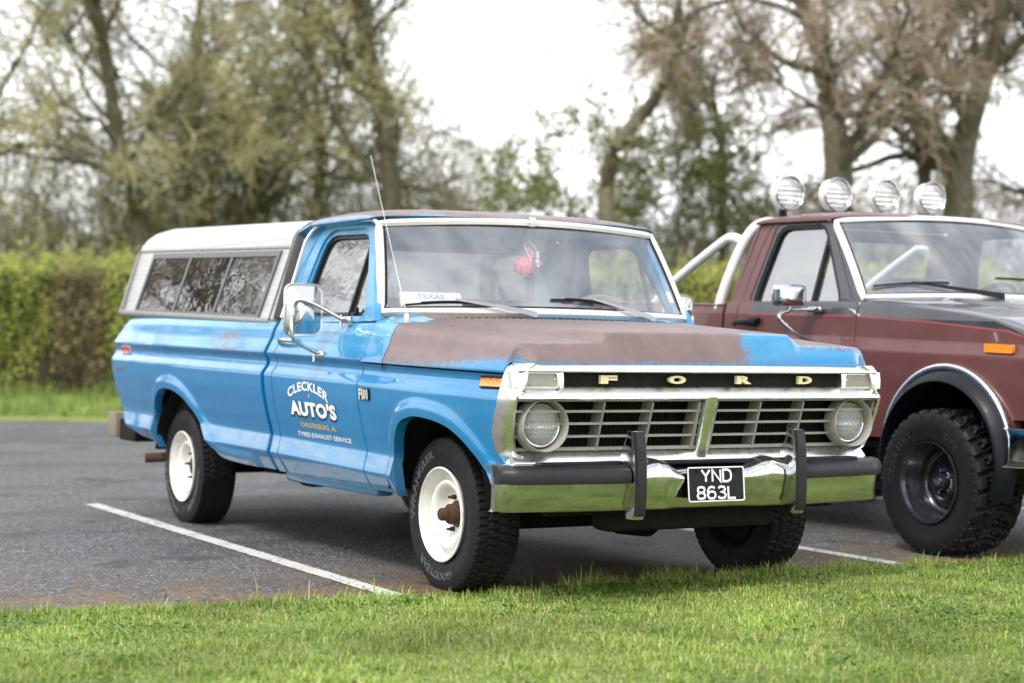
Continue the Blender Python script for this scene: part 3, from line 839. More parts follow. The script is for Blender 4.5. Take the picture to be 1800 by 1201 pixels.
def door_handle():
    m = MB(); y = -(float(body_y(-1.55, 1.095)) + .03)
    m.sweep([(-1.66, y + .012, 1.085), (-1.64, y, 1.098), (-1.58, y - .004, 1.102), (-1.47, y, 1.10), (-1.45, y + .02, 1.098)], rrect(.014, .022, .005, 3))
    m.box((-1.645, y + .022, 1.088), (.035, .03, .03), bev=.008); m.box((-1.465, y + .02, 1.098), (.04, .03, .026), bev=.008); return m
for sg in (1, -1):
    mm = (lambda m: m) if sg == 1 else (lambda m: m.mirrored())
    dj = MB().join(_door).join(_frame)
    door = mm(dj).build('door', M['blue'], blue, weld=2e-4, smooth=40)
    mm(_rub).build('window_seal', M['black'], door)
    mm(_pane).build('window_pane', M['side_glass'] if sg == 1 else M['plain_glass'], door)
    mm(divider()).build('vent_divider', M['black'], door)
    mm(vent_latch()).build('vent_latch', M['black'], door)
    mm(door_handle()).build('door_handle', M['chrome'], door)
    if sg == 1: near_door = door

# ---- signwriting on the near door ----
def on_door(V, F, lift):
    return [(v[0], -(float(body_y(v[0], v[1])) + lift), v[1]) for v in V], F
def dense(V, F, step=.03):
    return V, F
def arc_text(s, x0, x1, zb, h, rise, drop_r, bold):
    V, F = text_box(s, 0, 1, 0, 1, bold=bold, spacing=1.08); out = []
    for u, v, _ in V:
        t = u * 2 - 1; x = x0 + (x1 - x0) * u
        base = zb + rise * (1 - t * t) + drop_r * u
        slope = -2 * rise * t * 2 / (x1 - x0); n = math.hypot(1, slope * .8)
        out.append((x - v * h * slope * .8 / n * .9, base + v * h / n ** .2, 0))
    return np.array(out), F
def sheared(s, x0, x1, z0, z1, dz, bold, spacing=1.0):
    V, F = text_box(s, x0, x1, z0, z1, bold=bold, spacing=spacing)
    V[:, 1] += dz * (V[:, 0] - x0) / (x1 - x0); return V, F
V, F = arc_text('CLECKLER', -1.475, -.985, .806, .046, .050, -.012, .030)
MB().add(*on_door(V, F, .0030)).build('lettering', M['white_text'], near_door, smooth=0)
V, F = sheared("AUTO'S", -1.478, -.908, .724, .800, -.010, .050, 1.05)
MB().add(*on_door(V, F, .0042)).build('lettering', M['white_text'], near_door, smooth=0)
Vs = V.copy(); Vs[:, 0] -= .010; Vs[:, 1] -= .009
m_ = MB()
for k in np.linspace(0, 1, 4): 
    Vk = V.copy(); Vk[:, 0] -= .012 * k; Vk[:, 1] -= .012 * k; m_.add(*on_door(Vk, F, .0024 + .0003 * (1 - k)))
m_.build('lettering_shadow', M['shadow_text'], near_door, smooth=0)
V, F = sheared('CHILDERSBURG, AL', -1.380, -.945, .661, .689, -.007, .020, 1.12)
MB().add(*on_door(V, F, .0030)).build('lettering', M['gold_text'], near_door, smooth=0)
V, F = sheared('TYRES\u00b7EXHAUST\u00b7SERVICE', -1.447, -.799, .617, .640, -.008, .014, 1.12)
MB().add(*on_door(V, F, .0030)).build('lettering', M['white_text'], near_door, smooth=0)
dm = [(0, .012), (.008, 0), (0, -.012), (-.008, 0)]
MB().add(*on_door([(-1.214 + a, .826 + b) for a, b in dm], [[0, 1, 2, 3]], .003)).build('diamond_mark', M['gold_text'], near_door, smooth=0)

# ---- front fenders ----
def gap_z(x): return .984 - .0215 * np.asarray(x)
def fen_r(Z): return np.interp(Z, [.40, .59, .645, .725, .80, .85, .97, 1.0], [.68, .655, .615, .612, .645, .672, .70, .70])
def fen_bot(x): return np.where(x < -.335, .402, np.minimum(f_arch(x), .80))
def fen_wear(X, Y, Z): return .42 * np.exp(-((X - .35) / .12) ** 2 - ((Z - .80) / .04) ** 2) + .30 * np.exp(-((Z - .585) / .012) ** 2) * (X < -.3) + .34 * np.exp(-((X - .62) / .1) ** 2 - ((Z - .6) / .05) ** 2)
_sf = np.unique(np.concatenate([np.linspace(0, 1, 90), np.linspace(.225, .285, 22)]))
_fen = side_panel(const(-.637), fen_r, fen_bot, gap_z, _sf, F_ARCH, fen_wear)
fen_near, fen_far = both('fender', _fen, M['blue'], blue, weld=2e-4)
for sg, fn_ in ((-1, fen_near), (1, fen_far)):
    mk = stuck_on(rrect(.185, .034, .009), .588, .937, .014, .02, sg).build('side_marker', M['amber'], fn_)
    stuck_on(rrect(.205, .050, .010), .588, .937, .006, .012, sg).build('marker_bezel', M['black'], mk)
def f100():
    m = MB()
    for s_, a, b in (('F', -.605, -.576), ('1', -.573, -.560), ('0', -.556, -.532), ('0', -.528, -.504)):
        V, F = text_box(s_, a, b, .828, .880, bold=.05)
        m.add(*on_door(V, F, .010))
    return m
def badge_base():
    return stuck_on([(-.052, -.028), (.056, -.028), (.056, .028), (-.052, .028)], -.555, .854, .006, .012)
bdg = badge_base().build('badge', M['black'], fen_near); f100().build('badge_letters', M['old_trim'], bdg, smooth=0)

# ---- hood and cowl ----
def hood_zo(x): return 1.158 - .080 * x
def hood_sec(x, wear_fn):
    """cross-section from the near lower edge over the top to the far lower edge: (n,3) y>0 half then mirrored"""
    zo = hood_zo(x); zg = float(gap_z(x)) + .008
    side = [(float(body_y(x, z)), z) for z in np.linspace(zg, zo - .048, 9)]
    yl = side[-1][0]
    rnd = [(yl - .006, zo - .032), (yl - .018, zo - .017), (yl - .036, zo - .006), (yl - .06, zo)]
    pts = [(side[0][0] - .03, zg), (side[0][0] - .004, zg)] + side + rnd
    y1 = yl - .06
    hb = np.interp(x, [-.64, .68], [.012, .046]); w0 = np.interp(x, [-.45, .68], [.66, .475]); w1 = w0 + np.interp(x, [-.45, .68], [.16, .075])
    for y in np.concatenate([np.linspace(y1 - .02, .40, 34), np.linspace(.38, 0, 14)]):
        z = zo + .010 * (1 - (y / y1) ** 2) + hb * float(1 - sstep(w0, w1, y)); pts.append((y, z))
    P = np.array(pts); near = np.stack([-P[:, 0], P[:, 1]], 1); farr = np.stack([P[:-1, 0], P[:-1, 1]], 1)[::-1]
    return np.concatenate([near, farr])
def hood_wear(x, y, z, front):
    w = np.ones_like(y)
    side = np.abs(y) > .90
    lo = (z - .985 - .030 * sstep(.05, .60, x)) / .11 + .38
    w = np.where(side & (z < 1.09), np.minimum(w, lo), w)
    w = np.where((y < -.885) & (y > -.94) & (x > .62), np.minimum(w, .62 + sstep(1.06, 1.10, z) * .4 + .5 * sstep(.66, .60, x)), w)
    if front:
        w = np.where(y > .08, np.minimum(1 - .95 * sstep(.08, .34, y) + .04, np.where(z > 1.125, .40 + .5 * np.exp(-((y - .40) / .07) ** 2), .30 + .16 * np.exp(-((z - 1.055) / .03) ** 2) * np.exp(-((y - .36) / .12) ** 2) + .25 * np.exp(-((y - .20) / .03) ** 2)) + .9 * (1 - sstep(.16, .26, y))), w)
        w = np.where((y > .55) & (z > 1.08), .50, w)
        w = np.where(z < 1.034, np.minimum(w, .50), w)
    return w
def hood_mesh():
    rows = []; W = []
    xs = np.concatenate([np.linspace(-.400, -.394, 2), np.linspace(-.36, .60, 40), np.linspace(.62, .675, 8)])
    S0 = hood_sec(-.398, None); G = np.stack([np.full(len(S0), -.400), S0[:, 0], S0[:, 1] - .03], 1); rows.append(G); W.append(np.ones(len(G)))
    for x in xs:
        S = hood_sec(x, None); G = np.stack([np.full(len(S), x), S[:, 0], S[:, 1]], 1); rows.append(G); W.append(hood_wear(x, S[:, 0], S[:, 1], False))
    S = hood_sec(.675, None)
    for dx, f in ((.012, .985), (.022, .95), (.030, .90), (.040, .78), (.055, .58), (.070, .36), (.083, .15), (.090, .02), (.090, -.12)):
        y, z = S[:, 0], S[:, 1]; zl = 1.022
        wrap = .085 * np.clip((np.abs(y) - .84) / .12, 0, 1.2) ** 2 + .018 * (y / .9) ** 2
        zn = np.where(z > zl, zl + (z - zl) * f, z)
        G = np.stack([.675 + np.maximum(dx * (1 - .35 * np.clip((np.abs(y) - .84) / .1, 0, 1)) - wrap * dx / .09, dx * .06), y * (1 - .012 * dx / .09), zn], 1)
        rows.append(G); W.append(hood_wear(.70, y, zn, True))
    return MB().grid(np.array(rows), attr=np.array(W))
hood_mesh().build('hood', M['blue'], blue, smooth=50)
def cowl_mesh():
    rows = []; W = []
    for x in [-.637, -.63, -.60, -.56, -.52, -.48, -.45, -.43, -.412, -.408, -.408]:
        S = hood_sec(max(x, -.62), None); z = S[:, 1].copy()
        if len(rows) == 10: z = z - .03
        z = z + .012 * sstep(-.45, -.62, x) * (np.abs(S[:, 0]) < .86)
        rows.append(np.stack([np.full(len(S), x), S[:, 0], z], 1))
        y = S[:, 0]; W.append(np.where((y > -.72) & (y < -.20), .75, .2) * (z > 1.15))
    return MB().grid(np.array(rows), attr=np.array(W))
cab = MB()

# ---- windscreen ----
def ws(u, v):
    """u -1..1 across, v 0..1 bottom to top"""
    c = 1 - u * u
    b = np.array([-.685 + .165 * c, .868 * u, 1.252 + .012 * c]); t = np.array([-.885 + .085 * c, .788 * u, 1.668 + .030 * c])
    return b + (t - b) * v + np.array([.012, 0, 0]) * 4 * v * (1 - v)
U = np.linspace(-1, 1, 41); Vv = np.linspace(0, 1, 14)
def roof_pt(y, t):
    xf = -.835 - .085 * (y / .8) ** 2; x = xf + t * (-1.825 - xf)
    zc = np.interp(t, [0, .02, .05, .10, .2, .35, .55, .75, .9, .97, 1], [1.727, 1.737, 1.748, 1.760, 1.772, 1.780, 1.783, 1.776, 1.757, 1.735, 1.70])
    zs = np.interp(t, [0, .06, .8, 1], [1.702, 1.704, 1.702, 1.665])
    k = max(0.0, 1 - (abs(y) / .832) ** 4.2) ** .5
    return (x, y, zs + (zc - zs) * k)
ys_ = .832 * np.sin(np.linspace(-math.pi / 2, math.pi / 2, 61)); ts_ = np.concatenate([np.linspace(0, .12, 10), np.linspace(.16, .9, 22), np.linspace(.92, 1, 8)])
RG = np.array([[roof_pt(y, t) for y in ys_] for t in ts_])
RW = np.zeros(RG.shape[:2])
for i in range(RG.shape[0]):
    for j in range(RG.shape[1]):
        x, y, z = RG[i, j]; w = 1.0
        if ts_[i] < .075: w = .95 - .50 * (np.exp(-((y + .52) / .20) ** 2) + .9 * np.exp(-((y + .06) / .09) ** 2) + .9 * np.exp(-((y - .80) / .06) ** 2)) * (1 - .75 * ts_[i] / .075)
        if abs(y) > .80: w = min(w, .50)
        RW[i, j] = w
roof = MB().grid(RG, attr=RW)
lip = np.array([[RG[0, j], RG[0, j] + np.array([-.03, 0, -.012])] for j in range(len(ys_))]); roof.grid(lip, attr=np.full(lip.shape[:2], .3))
edge = []
# roof underside closing down to the door frames
for sg in (0, -1):
    E = [[RG[i, sg], RG[i, sg] + np.array([0, .05 if sg == 0 else -.05, -.018])] for i in range(len(ts_))]; roof.grid(np.array(E), attr=np.full((len(ts_), 2), .2))
cab.join(cowl_mesh())
# pillars
def pillar_a():
    rows = []
    for t in np.linspace(0, 1, 14):
        z = 1.20 + t * .485; xd = np.interp(z, [1.198, 1.26, 1.41, 1.645, 1.69], [-.648, -.688, -.783, -.918, -.945]); yd = -(.927 - (z - 1.204) * .30)
        v = np.clip((z - 1.252) / .416, -.15, 1.05); w_ = ws(-1.0, v)
        rows.append([(xd, yd + .03, z), (xd, yd - .001, z), (xd + .25 * (w_[0] + .015 - xd), yd + .25 * (w_[1] - yd) - .003, z), (xd + .7 * (w_[0] + .012 - xd), yd + .7 * (w_[1] - .01 - yd) - .002, z), (w_[0] + .012, w_[1] - .012, z), (w_[0] - .03, w_[1] + .03, z)])
    return MB().grid(np.array(rows))
def pillar_c():
    O = [(-1.702, 1.20), (-1.697, 1.40), (-1.679, 1.542), (-1.656, 1.615), (-1.62, 1.668), (-1.55, 1.696), (-1.55, 1.705), (-1.64, 1.705), (-1.72, 1.69), (-1.775, 1.64), (-1.80, 1.56), (-1.803, 1.20)]
    return MB().poly(O, fn=lambda a, b, d: up(a, b, d + .002), thick=.05)
_cb = side_panel(const(-1.800), const(-1.702), cab_bot, const(1.206), np.linspace(0, 1, 8), None, None)
head = MB().poly([(-1.56, 1.690), (-.95, 1.679), (-.93, 1.70), (-1.56, 1.712)], fn=lambda a, b, d: up(a, b, d + .003), thick=.05)
for q in (pillar_a(), pillar_c(), _cb, head): cab.join(q); cab.join(q.mirrored())
# back wall with its window, rocker sills, floor
REAR_W = rrect(1.15, .34, .06, 5, 0, 1.44)
cab.poly([(-.93, .45), (.93, .45), (.95, 1.1), (.915, 1.24), (.80, 1.64), (.72, 1.70), (-.72, 1.70), (-.80, 1.64), (-.915, 1.24), (-.95, 1.1)], [REAR_W], fn=lambda a, b, d: (-1.80 + d, a, b), thick=.02)
for sg in (1, -1): cab.box((-1.2, sg * .86, .40), (1.12, .10, .07), bev=.02)
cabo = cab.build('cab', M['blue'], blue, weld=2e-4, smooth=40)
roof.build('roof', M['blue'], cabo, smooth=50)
MB().poly(REAR_W, fn=lambda a, b, d: (-1.79 + d, a, b), thick=.004).build('rear_window', M['plain_glass'], cabo)
MB().poly(rrect(1.19, .38, .07, 5, 0, 1.44), [rrect(1.12, .31, .05, 5, 0, 1.44)], fn=lambda a, b, d: (-1.775 + d, a, b), thick=.012).build('window_seal', M['black'], cabo)
for sg in (1, -1):
    drip = MB()
    P = catmull([(-.905, .795, 1.672), (-.95, .802, 1.696), (-1.2, .806, 1.706), (-1.52, .804, 1.706), (-1.63, .806, 1.692), (-1.70, .822, 1.64), (-1.735, .84, 1.56), (-1.765, .872, 1.42), (-1.783, .93, 1.22)], 7)
    drip.sweep([(p[0], -sg * p[1], p[2]) for p in P], rrect(.016, .016, .005, 3), up=(0, 1, 0))
    drip.build('drip_rail', M['white_trim'], cabo)
glass_w = MB().grid(np.array([[ws(u, v) for v in Vv] for u in U])).build('windscreen', M['windscreen'], blue, smooth=60)
per = [ws(u, 0) for u in U] + [ws(1, v) for v in Vv[1:]] + [ws(u, 1) for u in U[::-1][1:]] + [ws(-1, v) for v in Vv[::-1][1:-1]]
per = np.array(per); wc = per.mean(0)
def ring_strip(per, inn, out, lift, thick):
    n = len(per); rows = []
    for i in range(n):
        t = per[(i + 1) % n] - per[i - 1]; t /= np.linalg.norm(t); d = per[i] - wc; d -= t * (d @ t); d /= np.linalg.norm(d)
        nrm = np.cross(t, d); nrm /= np.linalg.norm(nrm)
        if nrm[0] < 0: nrm = -nrm
        p = per[i]
        rows.append([p - d * inn - nrm * .004, p - d * inn + nrm * lift, p + d * (out * .35) + nrm * (lift + thick), p + d * out + nrm * lift * .6, p + d * out - nrm * .02])
    return MB().grid(np.array(rows), close_u=True)
ring_strip(per, .020, -.004, .006, .001).build('windscreen_gasket', M['black'], glass_w)
ring_strip(per, .008, .028, .006, .007).build('windscreen_trim', M['screen_trim'], glass_w)
MB().grid(np.array([[ws(u, 1) + np.array([.018 * k + .006, 0, .014 - .01 + dz]) for u in np.linspace(-.015, .03, 4)] for k, dz in ((0, .034), (1, .030), (1.1, .004), (.6, -.012))])).build('trim_joint', M['white_trim'], glass_w)
# cowl grille slots
sl = MB()
for i in range(34):
    y = -.62 + i * .0376; sl.box((-.455, y, hood_zo(-.455) + .010 * (1 - (y / .86) ** 2) + .018 + (.0 if abs(y) < .6 else -.003)), (.03, .014, .004))
sl.build('cowl_vent', M['black'], cabo)

# ---- interior ----
def interior():
    m = MB(); m.box((-1.22, 0, .52), (1.14, 1.74, .04)); m.box((-.66, 0, .80), (.06, 1.70, .60)); 
    for sg in (1, -1):
        m.poly([(-1.69, .55), (-.66, .55), (-.66, 1.20), (-1.69, 1.20)], fn=lambda a, b, d: (a, sg * (.87 - d), b), thick=.01)
    return m
interior().build('cab_interior', M['interior'], cabo)
MB().box((-1.30, 0, 1.690), (.86, 1.44, .012)).build('headliner', M['headliner'], cabo)
dsh = MB().sweep([(-.80, y, 1.14) for y in np.linspace(-.84, .84, 12)], [(-.20, -.12), (.14, -.12), (.14, -.02), (.16, .052), (.02, .075), (-.10, .060), (-.17, .03), (-.20, -.03)])
dash = dsh.build('dashboard', M['dash'], cabo)
MB().box((-.98, .55, 1.225), (.14, .36, .05), bev=.02).build('instrument_hood', M['dash'], dash)
st = MB().box((-1.42, 0, .78), (.50, 1.55, .18), bev=.05)
st.sweep([(-1.62, y, 1.06) for y in np.linspace(-.77, .77, 10)], rrect(.15, .56, .06, 4), up=(-.2, 0, 1))
st.build('bench_seat', M['seat'], cabo)
def steering():
    m = MB(); C = np.array([-1.14, .56, 1.19]); ax = np.array([-.80, 0, .60]); e1 = np.array([0, 1, 0.]); e2 = np.cross(ax, e1)
    if e2[2] < 0: e2 = -e2
    P = [C + .205 * (math.cos(t) * e1 + math.sin(t) * e2) for t in np.linspace(0, 2 * math.pi, 48, endpoint=False)]
    m.tube(P, .014, 8, closed=True)
    for a in (-.15, math.pi + .15): m.tube([C, C + .2 * (math.cos(a) * e1 + math.sin(a) * e2)], .012, 6)
    m.tube([C + ax * .02, C - ax * .35], .028, 10); m.lathe([(0, 0), (0.001, .045)], C + ax * .02, 'Y', 4); return m
steering().build('steering_wheel', M['tan'], cabo)
MB().box((-.92, 0.03, 1.615), (.025, .23, .065), bev=.015).tube([(-.92, .03, 1.63), (-.90, .03, 1.685)], .008).build('rear_view_mirror', M['black'], cabo)

# ---- camper shell ----
def cz(x): return .0265 * (-2.1 - x)
CP = [(.925, 1.186), (.932, 1.196), (.932, 1.206), (.905, 1.222)] + [(.905 - .285 * (z - 1.222), z) for z in np.linspace(1.23, 1.60, 26)] + [(.793, 1.612), (.782, 1.66), (.755, 1.700), (.71, 1.734), (.64, 1.758), (.50, 1.772), (.25, 1.782), (0, 1.785)]
CP = np.array(CP)
def camper_face(a, b, d): return (a, -(.905 - .285 * (b - cz(a) - 1.222) - d), b)
CW = [(-4.255, 1.268), (-4.185, 1.632), (-2.10, 1.578), (-2.165, 1.218)]
def camper_mesh():
    rows = []
    for x, f in [(-4.52, .0), (-4.52, .30), (-4.512, .52), (-4.49, .72), (-4.45, .86), (-4.38, .95), (-4.28, 1.0), (-4.0, 1), (-3.5, 1), (-3.0, 1), (-2.5, 1), (-2.1, 1), (-1.965, 1), (-1.955, .99)]:
        z = CP[:, 1].copy(); hi = z > 1.60; z[hi] = 1.60 + (z[hi] - 1.60) * (.35 + .65 * f)
        near = np.stack([np.full(len(CP), x), -CP[:, 0], z + cz(x)], 1); farr = near[:-1][::-1] * np.array([1, -1, 1]); rows.append(np.concatenate([near, farr]))
    G = np.array(rows); m = MB().grid(G)
    nb = len(CP)
    for g, rv in ((G[0], 0), (G[-1], 1)): m.add(g, [list(range(len(g)))[::(1 if rv else -1)]])
    return m
shell = camper_mesh().build('camper_shell', M['camper'], blue, smooth=30)
for sg in (1, -1):
    mm = (lambda m: m) if sg == 1 else (lambda m: m.mirrored())
    fr = MB(); inn = inset(CW, .020); cut = lambda a, b, d: camper_face(a, b, d - .012)
    fr.poly(inset(CW, -.012), [inn], cut, thick=.02)
    for t in (.335, .665):
        a = np.array(CW[0]) * (1 - t) + np.array(CW[3]) * t; b = np.array(CW[1]) * (1 - t) + np.array(CW[2]) * t
        fr.poly([(a[0] - .018, a[1]), (b[0] - .018, b[1]), (b[0] + .018, b[1]), (a[0] + .018, a[1])], fn=lambda a, b, d: camper_face(a, b, d - .009), thick=.02)
    wf = mm(fr).build('window_frame', M['channel'], shell)
    for k in range(3):
        t0, t1 = (.0, .335, .665, 1.0)[k], (.0, .335, .665, 1.0)[k + 1]
        q = []
        for t, e in ((t0, .02), (t1, -.02)):
            a = np.array(CW[0]) * (1 - t) + np.array(CW[3]) * t; b = np.array(CW[1]) * (1 - t) + np.array(CW[2]) * t; q.append((a + [e, .02], b + [e, -.02]))
        O = [tuple(q[0][0]), tuple(q[0][1]), tuple(q[1][1]), tuple(q[1][0])]
        mm(MB().poly(O, fn=lambda a, b, d: camper_face(a, b, d - .004), thick=.003)).build('window_pane', M['dark_glass'], wf)
    mm(MB().poly(CW, fn=lambda a, b, d: camper_face(a, b, d - .001), thick=.0005)).build('window_backing', M['black'], wf)
    rail = MB()
    rail.sweep([(x, -.795, 1.606 + cz(x)) for x in (-4.50, -3.2, -1.97)], rrect(.016, .018, .004, 2))
    rail.sweep([(x, -.928, 1.206 + cz(x)) for x in (-4.52, -3.2, -1.96)], rrect(.018, .030, .005, 2))
    rail.sweep([(-1.972, -.93, 1.20), (-1.972, -.80, 1.60), (-1.975, -.785, 1.655), (-1.978, -.755, 1.70)], rrect(.012, .008, .002, 2), up=(1, 0, 0))
    rail.sweep([(-4.50, -.93, 1.20 + cz(-4.5)), (-4.50, -.80, 1.60 + cz(-4.5))], rrect(.030, .010, .003, 2), up=(1, 0, 0))
    mm(rail).build('edge_rail', M['camper_trim'], shell)
# rubber boot between camper and cab
bt = []
for x, k in ((-1.962, -.02), (-1.958, .004), (-1.93, .006), (-1.90, .002), (-1.87, -.004), (-1.84, -.014), (-1.81, -.03)):
    P = CP[CP[:, 1] > 1.21]; Q = np.stack([np.full(len(P), x), -(P[:, 0] - .004 + k), P[:, 1] - .002 + k], 1); bt.append(np.concatenate([Q, Q[:-1][::-1] * np.array([1, -1, 1])]))
MB().grid(np.array(bt)).build('rubber_boot', M['rubber_trim'], shell)

# ---- front end ----
def xg(z, y=0.0): return np.interp(z, [.55, .597, .655, .76, .875, .95, 1.03], [.69, .70, .716, .747, .785, .787, .775]) - .028 * (y / .95) ** 2
def chrome_bar(y0, y1, z, sec, n=24):
    P = []; 
    for y in np.linspace(y0, y1, n): P.append((float(xg(z, y)), y, z))
    return MB().sweep(P, sec, up=(0, 0, 1))
sur = MB()
sur.join(chrome_bar(-.940, .940, 1.001, [(-.06, .018), (-.022, .018), (-.012, .014), (.012, -.008), (.014, -.013), (.010, -.018), (-.06, -.018)]))
sur.join(chrome_bar(-.950, .950, .897, [(-.06, .027), (-.030, .027), (-.022, .022), (.018, -.016), (.021, -.022), (.016, -.027), (-.06, -.027)]))
sur.join(chrome_bar(-.925, .925, .626, [(-.06, .029), (-.026, .029), (-.016, .024), (.022, -.014), (.024, -.022), (.018, -.029), (-.06, -.029)]))
for y in (-.742, .742, -.955, .955): sur.sweep([(float(xg(z, y)) - .022, y, z) for z in (.985, .95, .915)], rrect(.05, .020 if abs(y) < .9 else .026, .006, 3), up=(0, 1, 0))
P = [(float(xg(z)) - .02 + .012, 0, z) for z in np.linspace(.885, .625, 14)]
sur.sweep(P, rrect(.062, .062, .022, 5), up=(0, 1, 0), scale=np.interp(np.linspace(0, 1, 14), [0, 1], [1.08, .95]))
for sg in (1, -1):  # cheek wrapping round the corner
    rows = []
    for z in np.linspace(1.018, .597, 26):
        yo = np.interp(z, [.597, .64, .72, .80, .87, .975, 1.005, 1.018], [.905, .930, .955, .966, .968, .952, .930, .905]); yi = yo - (.050 if z > .885 or z < .645 else .020)
        xf = float(xg(z, .93)); xb = float(fen_r(np.array(z))) - .012
        prof = [(xf - .03, yi - .004), (xf + .008, yi), (xf + .012, yi + .012), (xf + .002, yo - .016), (xf - .022, yo + .002), (xf - .055, yo + .012), (xb, yo + .022), (xb - .01, yo + .008)]
        rows.append([(a, -sg * b, z) for a, b in prof])
    sur.grid(np.array(rows))
surround = sur.build('grille_surround', M['alu'], blue, smooth=45)
pan = MB().grid(np.array([[(float(xg(z, y)) - .035, y, z) for z in (.985, .91)] for y in np.linspace(-.74, .74, 12)])).build('name_panel', M['under'], surround)
for ch, y0, y1 in (('F', -.552, -.472), ('O', -.213, -.127), ('R', .143, .222), ('D', .486, .563)):
    V, F = text_box(ch, y0, y1, .936, .971, bold=.055)
    m = MB(); n = len(V); fr_ = [(float(xg(.95, v[0])) - .008, v[0], v[1]) for v in V]; bk = [(p[0] - .02, p[1], p[2]) for p in fr_]
    m.add(fr_, F); m.add(bk, [f[::-1] for f in F])
    from collections import Counter
    ec = Counter(); 
    for f in F:
        for a, b in zip(f, f[1:] + f[:1]): ec[(a, b)] += 1
    m.add(fr_ + bk, [[a, b, b + n, a + n] for (a, b) in ec if (b, a) not in ec])
    m.build('name_letter', M['cream'], surround, smooth=0)
for sg in (1, -1):
    sgn_ = MB().poly(rrect(.178, .056, .012, 4, sg * .848, .951), fn=lambda a, b, d: (float(xg(b, a)) - .010 - d, a, b), thick=.03)
    sl_ = sgn_.build('turn_signal', M['clear_lens'], blue)
    MB().poly(rrect(.196, .072, .014, 4, sg * .848, .951), [rrect(.176, .054, .011, 4, sg * .848, .951)], fn=lambda a, b, d: (float(xg(b, a)) - .004 - d, a, b), thick=.03).build('signal_bezel', M['alu'], sl_)
    for e in (-1, 1): MB().lathe([(0, .006), (.004, .004), (.0045, .0001)], (float(xg(.95, .85)) - .010, sg * .848 + e * .078, .953), 'X', 8).build('lens_screw', M['steel'], sl_)
# grille inserts
GZ = (.869, .820, .768, .714, .661)
def insert(sg):
    m = MB(); y0, y1 = .042, .950
    out = []
    def xi(z, y): return float(xg(z, y)) - .012
    def bar(ya, yb, z, h, dep): m.sweep([(xi(z, y) - dep / 2, sg * y, z) for y in np.linspace(ya, yb, 10)], [(-dep / 2, -h / 2), (dep / 2 - .004, -h / 2), (dep / 2, 0), (dep / 2 - .004, h / 2), (-dep / 2, h / 2)] if sg < 0 else [(dep / 2, -h / 2), (-dep / 2 + .004, -h / 2), (-dep / 2, 0), (-dep / 2 + .004, h / 2), (dep / 2, h / 2)])
    bar(y0, y1, GZ[0], .014, .05); bar(y0 - .02, y1 - .02, GZ[4], .014, .05)
    for z in GZ[1:4]: bar(y0 - .01, y1 - .004, z, .010, .045)
    for y, w, lean in ((.045, .016, .0), (.285, .009, 0), (.525, .009, 0), (.948, .012, -.02)):
        for a, b in zip(GZ[:-1], GZ[1:]):
            Q = [(xi(z, y), sg * (y + lean * (GZ[0] - z) / .2), z) for z in np.linspace(a, b, 3)]
            dep = .075
            m.sweep([(q[0] - dep / 2, q[1], q[2]) for q in Q], rrect(w, dep, w * .3, 2) if False else [(-w / 2, -dep / 2), (w / 2, -dep / 2), (w / 2, dep / 2), (-w / 2, dep / 2)], up=(1, 0, 0))
    return m
def head_ring(sg):
    c = (.735, sg * .812, .762)
    return MB().lathe([(-.06, .088), (-.045, .0985), (.0, .1005), (.026, .1045), (.030, .1065), (.028, .1095), (-.05, .1115)], c, 'X', 56)
for sg in (-1, 1):
    gi = insert(sg).build('grille_insert', M['argent'], blue, smooth=30)
    head_ring(sg).build('headlight_ring', M['argent'], gi, smooth=50)
    c = np.array((.715, sg * .812, .762))
    prof = [(.0, .086), (.008, .080), (.016, .066), (.021, .048), (.024, .028), (.025, .010), (.025, .0001)]
    hl = MB().lathe([(.0, .086), (-.016, .080), (-.036, .064), (-.052, .042), (-.060, .020), (-.062, .0001)], c, 'X', 48).build('headlight', M['headlight'], blue, smooth=80)
    MB().lathe(prof, c, 'X', 48).build('lens', M['fluted'], hl, smooth=80)
    MB().lathe([(-.06, .008), (-.03, .009), (-.024, .006), (-.022, .0001)], c, 'X', 12).build('bulb', M['plate_white'], hl)
    MB().lathe([(-.012, .092), (.004, .092), (.008, .088), (.006, .083), (-.004, .083)], c, 'X', 48).build('retaining_ring', M['chrome'], hl)
# dark core behind the grille
core = MB().box((.62, 0, .77), (.02, 1.86, .44)); core.box((.40, 0, .62), (.40, 1.1, .12))
for i in range(60): core.box((.634, -.60 + i * .0203, .76), (.006, .004, .34))
core.build('radiator', M['under'], blue)
